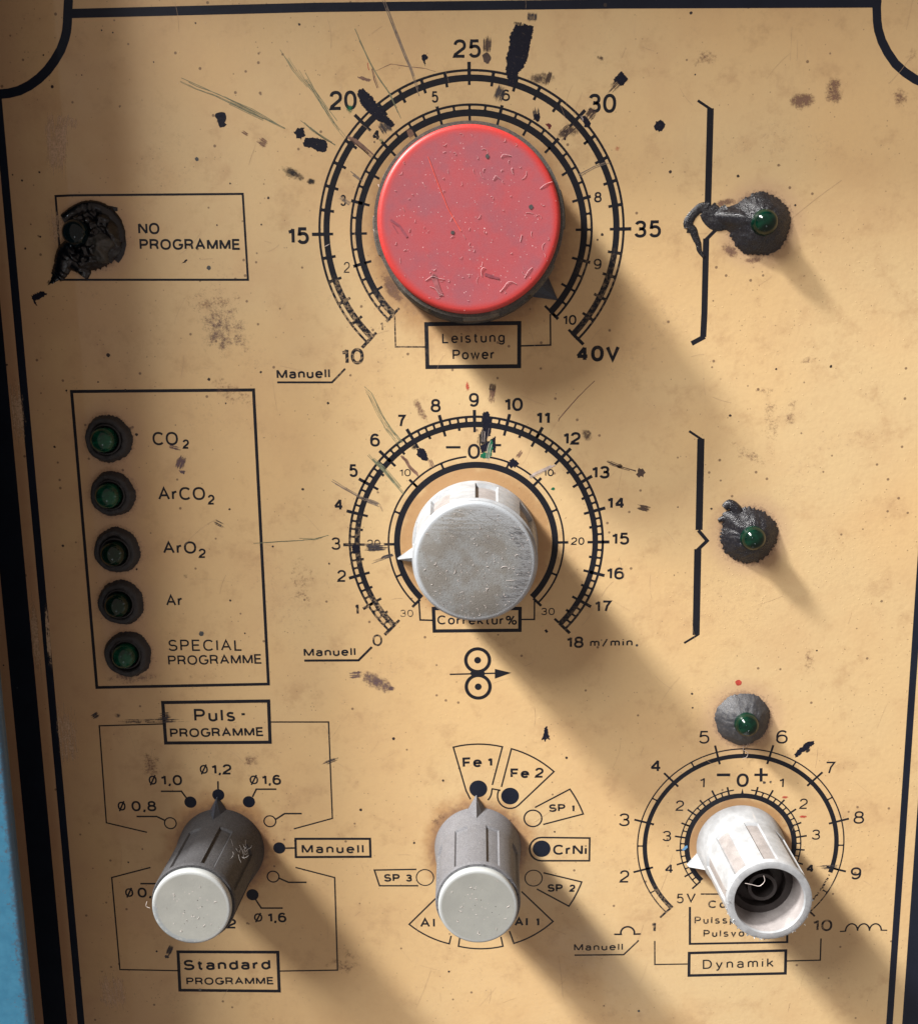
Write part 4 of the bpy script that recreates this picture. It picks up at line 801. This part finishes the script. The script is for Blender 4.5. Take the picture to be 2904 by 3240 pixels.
# dent with torn lint at the lower left of the cap
c0 = [(x - RED[0], y - RED[1]) for x, y in pts('B768,1592 B785,1640 B805,1690', 16)]
pm = PM(16.04, .004, 8); pm.stroke(c0, 1.05, w2=.8); pm.disc(c0[0], .6, 14, .1); pm.disc(c0[2], .5, 12, .2); pm.build('dent', simple('dent_shadow_red', (.30, .09, .10), .6), rk)
pm = PM(16.05, .004, 8); pm.disc(c0[0], .38, 12, .1); pm.build('dent', simple('dent_core', (.14, .03, .035), .6), rk)
def fibre(P, r, mat, parent, z0=0.0, name='fibre'):
    v = []; f = []; P = [Vector(p) for p in P]; Q = []
    for i in range(len(P) - 1):
        a = P[max(i-1, 0)]; b = P[i]; c = P[i+1]; d = P[min(i+2, len(P)-1)]
        for t in range(4):
            u = t/4; Q.append(.5*((2*b) + (c-a)*u + (2*a-5*b+4*c-d)*u*u + (3*b-a-3*c+d)*u**3))
    Q.append(P[-1])
    for i, p in enumerate(Q):
        d = (Q[min(i+1, len(Q)-1)] - Q[max(i-1, 0)]).normalized(); n = d.cross(Vector((0, 0, 1))); n = n.normalized() if n.length > .01 else Vector((1, 0, 0)); m = d.cross(n)
        for k in range(4): a = k*math.pi/2; q = p + (n*math.cos(a) + m*math.sin(a)) * r; v.append(tuple(q))
        if i:
            o = (i-1)*4; f += [(o+k, o+(k+1) % 4, o+4+(k+1) % 4, o+4+k) for k in range(4)]
    return mesh_obj(name, v, f, mat, parent)
def fib_on(toks, z, c, lift=.25, r=.045, mat=None, parent=None):
    P = [(x - c[0], y - c[1], z + lift * math.sin(math.pi * i / max(1, len(toks.split()) - 1)) + .03) for i, (x, y) in enumerate(pts(toks, z))]
    return fibre(P, r, mat or M_LINTP, parent)
for t in ('B1045,1590 B1040,1560 B1052,1540 B1068,1545', 'B1150,1680 B1175,1650 B1190,1628 B1215,1620 B1245,1635', 'B1290,1600 B1312,1560 B1335,1540', 'B1265,1390 B1275,1350', 'B720,1615 B760,1590 B790,1600 B830,1608', 'B745,1650 B775,1660 B800,1690 B825,1700', 'B1155,905 B1170,888 B1212,895', 'B1110,1035 B1125,1010 B1150,1030', 'B1380,1085 B1410,1060 B1450,1045', 'B1225,1000 B1215,975 B1222,965'):
    fib_on(t, 16.0, RED, .08, .04, M_LINTP, rk)

# --- silver knob
sk = thing('rotary_knob', 'wide white knob with a scuffed flat grey cap in the wire-feed dial', 'knob', (SIL[0], SIL[1], 0), 'control knobs on the panel')
v, f = fluted([(13.7, .05), (13.6, 1.0), (13.35, 2.4), (12.55, 17.2), (12.1, 17.6)], 8, 21, .85, 1.9, 17.1, 191 + 22.5)
recess(shade_auto(mesh_obj('knob_body', v, f, M_WHITEK, sk)), REC, M_WHITEB)
v, f = lathe([(11.6, 17.5), (12.05, 17.7), (12.08, 18.6), (11.9, 19.0), (11.5, 19.15), (6, 19.15), (.02, 19.15)], 112); shade_auto(mesh_obj('knob_cap', v, f, cap_material('silver'), sk), 50)
v, f = pointer(12.8, 17.3, 2.1, 2.3, 3.2, 191); mesh_obj('pointer', v, f, M_WHITEK, sk)
lint(11.6, 19.15, 60, M_LINT, sk, (.3, .9), 1.4, 8); specks_on(11.6, 19.15, 420, simple('grey_dust', (.10, .09, .085), .8), sk, 11, (.04, .09)); specks_on(11.6, 19.15, 140, M_LINT, sk, 12, (.04, .09))
sc = PM(19.18, .002, 10)
r2 = random.Random(4)
for i in range(70):
    a = r2.uniform(-55, 42); d = r2.uniform(9.0, 11.2); x, y = d*math.cos(R(a)), d*math.sin(R(a)); h = R(r2.gauss(-12, 10)); L = r2.uniform(.5, 2.2)
    sc.stroke([(x - L/2*math.cos(h), y - L/2*math.sin(h)), (x + L/2*math.cos(h)*.4, y + L/2*math.sin(h)*.4)], r2.uniform(.05, .13))
sc.build('scuff', simple('scuff_dark', (.14, .145, .155), .5), sk, kind='stuff')
sc = PM(19.16, .002, 10)
for i in range(60):
    x = r2.uniform(-5, 9); y = r2.uniform(5, 10.5) - max(0, x) * .45; h = R(r2.gauss(-30, 4)); L = r2.uniform(.8, 3.2)
    if math.hypot(x, y) < 10.6: sc.stroke([(x - L/2*math.cos(h), y - L/2*math.sin(h)), (x + L/2*math.cos(h), y + L/2*math.sin(h))], r2.uniform(.03, .10))
sc.build('scuff', simple('scuff_grey', (.215, .215, .21), .5), sk, kind='stuff')

# --- small knobs
def small_knob(c, label, body_mat, ptr_deg, cap_kind, ptr_mat=None, open_top=False, seed=1):
    t = thing('rotary_knob', label, 'knob', (c[0], c[1], 0), 'control knobs on the panel')
    prof = [(9.95, .05), (9.85, 1.2), (9.65, 3.2), (9.3, 5.6), (9.2, 6.4), (8.85, 21.4), (8.65, 21.9)]
    v, f = fluted(prof, 8, 19, .5, 6.6, 21.0, ptr_deg + 22.5, top=not open_top)
    n = 8 * 15; rec = list(REC); hol = []; inw = []
    if open_top:
        m = len(v) - n; prev = list(range(m, m + n))
        for r, z in ((8.2, 22.05), (7.3, 22.0), (7.1, 21.6), (6.95, 15.2), (5.4, 15.2), (5.3, 13.2), (3.15, 13.2), (3.05, 16.9), (2.35, 16.9), (2.25, 8.0)):
            cur = []
            for i in range(n):
                x, y, _ = v[m + i]; l = math.hypot(x, y)
                rj = r + (rnd.uniform(-.12, .1) if r > 8 else 0); v.append((x/l*rj, y/l*rj, z)); cur.append(len(v) - 1)
            if z < 21: (hol if z < 15 or r < 6 else inw).extend(range(len(f), len(f) + n))
            f += [(prev[i], prev[(i+1) % n], cur[(i+1) % n], cur[i]) for i in range(n)]
            prev = cur
        f.append(tuple(prev)); hol.append(len(f) - 1)
    o = shade_auto(mesh_obj('knob_body', v, f, body_mat, t))
    if open_top:
        recess(o, rec, M_WHITEB); o.data.materials.append(M_HOLLOW); o.data.materials.append(M_INWALL)
        for i in hol: o.data.polygons[i].material_index = 2
        for i in inw: o.data.polygons[i].material_index = 3
    if not open_top:
        v, f = lathe([(8.0, 21.85), (8.2, 22.1), (8.2, 23.15), (8.1, 23.38), (7.85, 23.5), (7.4, 23.48), (.02, 23.45)], 96); shade_auto(mesh_obj('knob_cap', v, f, cap_material(cap_kind), t), 50)
        lint(7.4, 23.46, 16, M_LINT, t, (.25, .7), 1.5, seed); specks_on(7.6, 23.46, 60, M_LINT, t, seed + 3, (.05, .12)); specks_on(7.6, 23.46, 26, simple('cap_grit', (.06, .055, .05), .8), t, seed + 5, (.06, .13))
        r3 = random.Random(seed); v = []; f = []      # dark crust of dirt packed under the cap edge
        for i in range(190):
            a = r3.uniform(0, 6.283); r = 8.3 + r3.uniform(-.05, .3); z = 21.8 + r3.uniform(-.25, .25); s = r3.uniform(.08, .26); x, y = r*math.cos(a), r*math.sin(a); o = len(v)
            v += [(x + s*r3.uniform(-1, 1), y + s*r3.uniform(-1, 1), z + s*r3.uniform(-.6, .8)) for _ in range(4)]; f += [(o, o+1, o+2), (o, o+2, o+3), (o, o+3, o+1), (o+1, o+3, o+2)]
        mesh_obj('dirt_crust', v, f, simple('black_dirt', (.025, .026, .03), .8), t, kind='stuff')
    v, f = pointer(9.2, 12.9, 2.2, 2.6, 5.2, ptr_deg); mesh_obj('pointer', v, f, ptr_mat or body_mat, t)
    return t
kl = small_knob(KL, 'tall dark grey knob with pale cap, between the Puls and Standard boxes', M_GREYK2, 91, 'pulse', M_PTR, seed=21)
km = small_knob(KM, 'tall dusty light grey knob with pale cap, pointing at Fe 1', M_GREYK, 91, 'plain', M_GREYK, seed=34)
kr = small_knob(KR, 'white knob missing its cap, its hollow top broken open', M_WHITEK, 201, 'plain', open_top=True, seed=45)
# matted fluff on the left knob and the thread across the open knob
r4 = random.Random(9)
for i in range(16):
    a = R(r4.gauss(35, 9)); z = r4.gauss(11, 2.2); P = []
    x, y = 9.25*math.cos(a), 9.25*math.sin(a); d = Vector((r4.uniform(-1, 1), r4.uniform(-1, 1), r4.uniform(-1, 1)))
    p = Vector((x, y, z))
    for k in range(5):
        P.append(p.copy()); d += Vector((r4.uniform(-.8, .8), r4.uniform(-.8, .8), r4.uniform(-.8, .8))); p = p + d.normalized() * .55
        l = math.hypot(p.x, p.y)
        if l < 9.2: p.x *= 9.3/l; p.y *= 9.3/l
    fibre(P, .028, M_LINTG, kl)
def at_knob(tok, c, z): x, y = pt(tok, z); return (x - c[0], y - c[1], z)
fibre([at_knob('I1012,1045', KR, 22.3), at_knob('I1018,1070', KR, 22.2), at_knob('I1005,1090', KR, 21.8), at_knob('I985,1100', KR, 21.6), at_knob('I950,1092', KR, 21.9), at_knob('I915,1085', KR, 22.3)], .07, M_LINT, kr)
fibre([at_knob('G770,1180', KL, 20), at_knob('G765,1205', KL, 20), at_knob('G785,1215', KL, 20)], .06, M_LINT, kl)
for t in ('I908,335 I925,345 I915,365 I900,360 I905,385', 'I905,385 I925,395 I920,420 I900,425 I905,435', 'I915,345 I935,340 I930,360', 'I885,350 I905,352'):
    P = [(x, y, .35 + .25 * (k % 2)) for k, (x, y) in enumerate(pts(t))]; fibre(P, .045, M_WHITESC, panel, name='lint_thread')
for t in ('B450,1060 B455,1075 B470,1090', 'B1440,1050 B1455,1055 B1465,1075', 'B422,1240 B430,1260', 'B420,1320 B432,1335'):
    fib_on(t, 13.5, RED, .2, .06, M_LINT, rk)
# chipped rim of the open knob
v = []; f = []
for i in range(120):
    a = R(r4.choice((r4.gauss(205, 22), r4.gauss(265, 25), r4.uniform(180, 360)))); r = r4.uniform(8.25, 8.95); z = 22.0 + r4.uniform(-.9, .15); s = r4.uniform(.12, .42); x, y = r*math.cos(a), r*math.sin(a); o = len(v)
    v += [(x + s*r4.uniform(-1, 1), y + s*r4.uniform(-1, 1), z + s*r4.uniform(-.6, .6)) for _ in range(4)]; f += [(o, o+1, o+2), (o, o+2, o+3), (o, o+3, o+1), (o+1, o+3, o+2)]
mesh_obj('broken_rim', v, f, knob_material('chipped_white_plastic', (.50, .54, .56), (.2, .2, .2), .6, .5, .6), kr, kind='stuff')

# ------------------------------------------------------------------ indicator lamps
def tar_material(name, gloss, col=(.016, .018, .024), dusty=.3):
    m = NT(name, gloss, .5)
    n = m.noise(1.6, 5, .7, co=m.O, off=4); n2 = m.noise(4, 4, .7, co=m.O)
    c = m.mix(m.ramp(n, .45, .75, 0, dusty), col, (.10, .095, .09)); m.color(c); m.rough(m.ramp(n, .3, .7, max(.05, gloss - .08), gloss + .15)); m.b.inputs['Specular IOR Level'].default_value = .7 if gloss > .2 else .55
    m.bump(m.math('ADD', m.math('MULTIPLY', n2, .5), m.noise(6 if gloss > .2 else 1.6, 4, .7, co=m.O, stretch=(1, .35 if gloss > .2 else .8, 1, R(40)))), (.06 if gloss < .2 else .11), 1); return m.m
M_TAR = tar_material('black_sealant', .24, (.009, .010, .015), .22); M_TARS = tar_material('grey_dusty_sealant', .45, (.03, .032, .038), .7); M_TARM = tar_material('matt_black_sealant', .6, (.012, .012, .015), .25); M_TARG = tar_material('glossy_tar', .10, (.003, .0035, .006), .0)
def lens_material(name, k):
    m = NT(name, .12, .5); n = m.ramp(m.noise(.55, 3, .5, co=m.O), .35, .62)
    m.color(m.mix(n, (.002 * k, .035 * k, .022 * k), (.005 * k, .085 * k, .045 * k)))
    b = m.b.inputs; b['Transmission Weight'].default_value = .0; b['IOR'].default_value = 1.45; b['Coat Weight'].default_value = .0; b['Coat Roughness'].default_value = .14
    return m.m
M_LENS = lens_material('green_lens', .28); M_LENSD = lens_material('dim_green_lens', .22); M_LENSL = lens_material('deep_green_lens', .8); M_CUP = simple('lamp_cup', (.003, .045, .02), .5); M_SOCK = simple('lamp_socket', (.01, .012, .012), .5)  # left lenses' green lightened to offset the shade they sit in
def lump(outline, prof, rough, seed, rings=14, spikes=.0, wave=0.0, wf=.55):
    """height field over an irregular outline: outline(a)->radius, prof(t)->height, t=0 centre .. 1 edge"""
    r = random.Random(seed); n = 120; v = []; f = []
    jit = [r.uniform(-1, 1) for _ in range(n)]
    for j in range(rings + 1):
        t = 1 - j / rings
        for i in range(n):
            a = 2*math.pi*i/n; R0 = outline(math.degrees(a)) + (spikes * jit[i] if j == 0 else spikes * .4 * jit[i] * (t ** 6))
            rad = R0 * (.02 + .98 * t); z = prof(t, math.degrees(a)) + r.uniform(-rough, rough) * (0 if j == 0 else min(1, 4 * (1 - t) + .3))
            if wave and j: z += wave * min(1, 3 * (1 - t)) * (mnoise.noise(Vector((rad*math.cos(a) * wf, rad*math.sin(a) * wf, seed))) + .5 * mnoise.noise(Vector((rad*math.cos(a) * wf * 2.3, rad*math.sin(a) * wf * 2.3, seed + 5))))
            v.append((rad*math.cos(a), rad*math.sin(a), max(.012, z) if j else .01))
    for j in range(rings):
        for i in range(n): k = (i+1) % n; f.append((j*n+i, j*n+k, (j+1)*n+k, (j+1)*n+i))
    f.append(tuple(rings*n + i for i in range(n)))
    return v, f
def dome(r, z0, zc, n=40):
    P = [(r * .96, z0), (r, z0 + .3), (r, zc)] + [(r*math.cos(R(a)), zc + r*math.sin(R(a))) for a in range(10, 90, 8)] + [(.02, zc + r)]
    return lathe(P, n)
def led(c, label, R0, hc, style, seed, off=(0, 0), mat=None, outline=None, spikes=.3):
    t = thing('indicator_lamp', label, 'indicator lamp', (c[0], c[1], 0), 'green indicator lamps on the panel')
    out = outline or (lambda a: R0 * (1 + .02 * math.sin(R(a * 3 + seed * 40)) + .015 * math.sin(R(a * 7 + seed * 90))))
    if style == 'cone': prof = lambda q, a: hc * (1 - q ** 2.1) * (1.0 if q > .42 else 1 - .12 * (.42 - q))
    elif style == 'ring': prof = lambda q, a: hc * min(1, (1 - q) * 7) * (1 - .25 * max(0, q - .6)) - (1.9 * max(0, min(1, (.66 - q) * 12)) if q < .66 else 0)
    v, f = lump(out, prof, .02, seed, 16 if style == 'cone' else 22, spikes, wave=.22, wf=.8)
    o = mesh_obj('sealant_collar', v, f, mat or M_TAR, t, smooth=True)
    z0 = hc - .9 if style == 'cone' else .9
    zc = 3.1 if style == 'cone' else 2.9
    v, f = dome(2.62, z0, zc); v = [(x + off[0], y + off[1], z) for x, y, z in v]; mesh_obj('lens', v, f, M_LENSD if seed in (14, 15) else (M_LENSL if style == 'ring' else M_LENS), t, smooth=True)
    if style == 'ring':
        v, f = lathe([(2.75, .8), (2.95, hc + .1), (3.2, hc + .12), (3.35, hc - .5), (3.5, .6)], 48, closed_top=False); v = [(x + off[0], y + off[1], z) for x, y, z in v]; mesh_obj('socket_ring', v, f, M_TARM, t, smooth=True)
    return t
def tail(a):      # upper right lamp: sealant pulled out to the left
    d = (a - 168 + 180) % 360 - 180
    return 6.25 * (1 + .02 * math.sin(R(a*5))) + 3.6 * math.exp(-(d/13.0)**2) + .5 * math.exp(-(d/30)**2)
l1 = led(LED_R[0], 'green lamp beside the upper bracket, black sealant with a looped tail on its left', 6.3, 3.0, 'cone', 3, outline=tail, spikes=.25)
def knobby(a):
    d = (a - 137 + 180) % 360 - 180
    return 6.1 * (1 + .02 * math.sin(R(a*4+30))) + 1.7 * math.exp(-(d/15.0)**2)
l2 = led(LED_R[1], 'green lamp beside the lower bracket, black sealant lumpy at its upper left', 6.2, 2.9, 'cone', 5, outline=knobby)
l3 = led(LED_R[2], 'green lamp in grey-black sealant directly above the 5 and 6 of the Dynamik dial', 6.1, 3.2, 'cone', 8, mat=M_TARS, spikes=.15)
names = (('beside CO2, topmost in the gas box', (0, 0)), ('beside ArCO2, second from top in the gas box', (.0, 0)), ('beside ArO2, middle one in the gas box', (.2, -.2)), ('beside Ar, fourth down in the gas box', (.2, .1)), ('beside SPECIAL PROGRAMME, lowest in the gas box', (.2, .4)))
for i, (c, (nm, off)) in enumerate(zip(LED_L, names)):
    led(c, 'green lamp in a matt black ring ' + nm, (5.15, 4.95, 5.1, 5.1, 5.3)[i], 1.9, 'ring', 12 + i, off, M_TARM, spikes=.13)
# tail loop and lumps
def ribbon(P, w, h, mat, parent, c, seed=1, name='sealant_smear', rough=.12, z=0):
    r = random.Random(seed); P = [Vector((x - c[0], y - c[1])) for x, y in P]; Q = []
    for i in range(len(P) - 1):
        for t in range(6): a_, b_, c_, d_ = P[max(i-1, 0)], P[i], P[i+1], P[min(i+2, len(P)-1)]; u_ = t/6; Q.append(.5*((2*b_) + (c_-a_)*u_ + (2*a_-5*b_+4*c_-d_)*u_*u_ + (3*b_-a_-3*c_+d_)*u_**3) + Vector((r.uniform(-rough, rough), r.uniform(-rough, rough))) * .25)
    Q.append(P[-1]); v = []; f = []; n = len(Q)
    for i, p in enumerate(Q):
        d = (Q[min(i+1, n-1)] - Q[max(i-1, 0)]).normalized(); nn = Vector((-d.y, d.x)); u = i/(n-1); ww = (w[0] + (w[1]-w[0])*u) * r.uniform(.96, 1.04); hh = (h[0] + (h[1]-h[0])*u) * r.uniform(.95, 1.05)
        for k, (s, g) in enumerate(((-.5, 0), (-.4, .6), (-.1, 1), (.2, .9), (.42, .5), (.5, 0))): q = p + nn * s * ww; v.append((q.x, q.y, .015 + z + g * hh))
        if i: o = (i-1)*6; f += [(o+k+1, o+k, o+6+k, o+7+k) for k in range(5)]
    return mesh_obj(name, v, f, mat, parent, smooth=True)
ribbon(pts('V760,480 V680,510 V600,520 V540,460 V500,400'), (5.0, 3.9), (.8, .3), M_TAR, l1, LED_R[0], 2, rough=.1)
ribbon(pts('V640,600 V560,540 V500,440 V480,380'), (1.6, 2.6), (.35, .35), M_TAR, l1, LED_R[0], 6, rough=.1)
ribbon(pts('V520,370 V440,375 V370,430 V310,500 V280,560 V290,620'), (1.6, 2.1), (.22, .3), M_TAR, l1, LED_R[0], 3)
ribbon(pts('V270,620 V330,640 V360,720 V395,800 V410,880 V450,940 V462,960'), (2.0, .5), (.3, .12), M_TAR, l1, LED_R[0], 4)
ribbon(pts('F705,925 F735,900 F770,930 F790,990 F800,1030'), (1.6, 3.4), (.6, 1.1), M_TAR, l2, LED_R[1], 5, rough=.2)
ribbon(pts('F668,1000 F700,985 F740,1000 F770,1020'), (.6, 3.2), (.3, 1.1), M_TAR, l2, LED_R[1], 6, rough=.15)
# --- NO PROGRAMME lamp drowned in tar
np_ = thing('indicator_lamp', 'lamp smothered in glossy black tar inside the NO PROGRAMME frame', 'indicator lamp', (LED_NP[0], LED_NP[1], 0), 'green indicator lamps on the panel')
def npo(a):
    d = (a - 248 + 180) % 360 - 180; e = (a - 222 + 180) % 360 - 180; g = (a - 135 + 180) % 360 - 180
    return 6.35 * (1 + .03 * math.sin(R(a*3+60)) + .02 * math.sin(R(a*8))) + 1.5 * math.exp(-(d/13)**2) + 1.2 * math.exp(-(e/12)**2) - .4 * math.exp(-(g/20)**2)
v, f = lump(npo, lambda q, a: 1.6 * min(1, (1-q)*4) + 1.3 * (1-q)**.8 + .45 * math.sin(R(a*3)) * q * (1-q) * 3, .015, 77, 30, .3, wave=1.5)
mesh_obj('tar_blob', v, f, M_TARG, np_, smooth=True)
v, f = dome(2.7, 1.5, 3.0); v = [(x - 2.4, y + .6, z) for x, y, z in v]; mesh_obj('lens', v, f, simple('blackened_lens', (.003, .010, .013), .08, .3), np_, smooth=True)
v, f = lump(lambda a: 3.2 * (1 + .14*math.sin(R(a*3)) + .09*math.sin(R(a*5+70))), lambda q, a: 1.9 + 1.7 * (1 - q*q), .02, 78, 14, .1, wave=.7); v = [(x + 1.5, y - 1.8, z) for x, y, z in v]
mesh_obj('dried_patch', v, f, tar_material('dried_grey_tar', .4, (.022, .022, .019), .6), np_, smooth=True)
ribbon(pts('Y820,620 Y720,700 Y680,800 Y640,880 Y600,930'), (5.5, 2.6), (2.4, .5), M_TARG, np_, LED_NP, 9, rough=.22)
ribbon(pts('Y640,880 Y600,930 Y570,970 Y545,1000'), (2.4, .5), (.4, .1), M_TARG, np_, LED_NP, 10, rough=.25)
ribbon(pts('Y780,760 Y850,800 Y900,870 Y880,915'), (4.2, 2.6), (2.0, 1.0), M_TARG, np_, LED_NP, 11, rough=.15)
ribbon(pts('Y700,330 Y770,270 Y870,210 Y960,190 Y1060,205 Y1150,250'), (3.0, 3.0), (1.3, 1.2), M_TARG, np_, LED_NP, 12, rough=.15)
ribbon(pts('Y1150,250 Y1230,340 Y1270,450 Y1275,560'), (3.0, 2.6), (1.2, .9), M_TARG, np_, LED_NP, 13, rough=.15)
ribbon(pts('Y760,240 Y830,190 Y930,165 Y1030,165'), (1.2, 1.8), (.15, .2), M_TARM, np_, LED_NP, 14, rough=.2)
ribbon(pts('Y1170,200 Y1220,205 Y1262,208'), (1.2, .7), (.1, .1), M_TARM, np_, LED_NP, 15, rough=.1)
ribbon(pts('Y1300,480 Y1310,580 Y1290,680 Y1240,760'), (1.7, 1.5), (.12, .1), M_TARM, np_, LED_NP, 16, rough=.2)

# ------------------------------------------------------------------ blue housing rim round the panel
RIM = 28.0
XL = -107.8 * (200 - RIM + 1.6) / 200
def blue_material():
    m = NT('chipped_blue_paint', .35, .5)
    n = m.noise(.35, 5, .65, off=3); e = m.noise(1.2, 5, .75, off=13); x, y, z = m.sep(m.P)
    c = m.mix(m.ramp(n, .3, .7), (.032, .155, .265), (.045, .19, .31))
    nearedge = m.ramp(m.math('ADD', x, m.ramp(e, .2, .8, -1.6, 1.6, False)), XL - 1.9, XL - .4)
    c = m.mix(m.math('MULTIPLY', nearedge, .8), c, (.05, .075, .11))
    c = m.mix(m.math('MULTIPLY', m.ramp(e, .60, .66), m.ramp(x, XL - 6, XL - 1)), c, (.11, .055, .04))
    c = m.mix(m.ramp(m.noise(.6, 5, .8, off=40, stretch=(1, .25, 1, R(20))), .66, .72, 0, .5), c, (.26, .38, .44))
    m.color(c); m.bump(m.noise(.8, 3, .5), .02, 1); return m.m
M_BLUE = blue_material()
hous = thing('machine_housing', 'blue painted steel housing rim raised along the left edge of the panel', 'housing')
def rail(x0, x1, y0, y1, inner):
    """bar with a folded round inner edge; inner = direction of the panel"""
    v = []; f = []; r = 1.0
    prof = [(0, -1.6), (0, -r)] + [(-r + r*math.cos(R(a)), -r + r*math.sin(R(a))) for a in range(15, 91, 15)]
    W = abs(x1 - x0) if inner in 'lr' else abs(y1 - y0)
    prof = prof + [(-W, 0), (-W, -1.6)]
    for e in (0, 1):
        for d, h in prof:
            if inner == 'r': v.append((x1 + d, (y0, y1)[e], RIM + h))
            if inner == 'l': v.append((x0 - d, (y0, y1)[e], RIM + h))
            if inner == 'd': v.append(((x0, x1)[e], y0 - d, RIM + h))
            if inner == 'u': v.append(((x0, x1)[e], y1 + d, RIM + h))
    n = len(prof)
    f = [(i, (i+1) % n, n + (i+1) % n, n + i) for i in range(n)] + [tuple(range(n))[::-1], tuple(range(n, 2*n))]
    o = shade_auto(mesh_obj('rim_rail', v, f, M_BLUE, hous), 40)
    import bmesh
    b = bmesh.new(); b.from_mesh(o.data); bmesh.ops.recalc_face_normals(b, faces=b.faces); b.to_mesh(o.data); b.free()
    return o
rail(-150, XL, -210, 140, 'r')
rail(XL, 150, 106, 140, 'd')
def wall(x0, x1, y0, y1):
    v = [(x0, y0, -2), (x1, y0, -2), (x1, y1, -2), (x0, y1, -2), (x0, y0, RIM - 1.65), (x1, y0, RIM - 1.65), (x1, y1, RIM - 1.65), (x0, y1, RIM - 1.65)]
    mesh_obj('side_wall', v, [(0, 3, 2, 1), (4, 5, 6, 7), (0, 1, 5, 4), (1, 2, 6, 5), (2, 3, 7, 6), (3, 0, 4, 7)], M_BLUE, hous)
wall(-138, -135.1, -205, 128); wall(-135, 135, 125.1, 128)
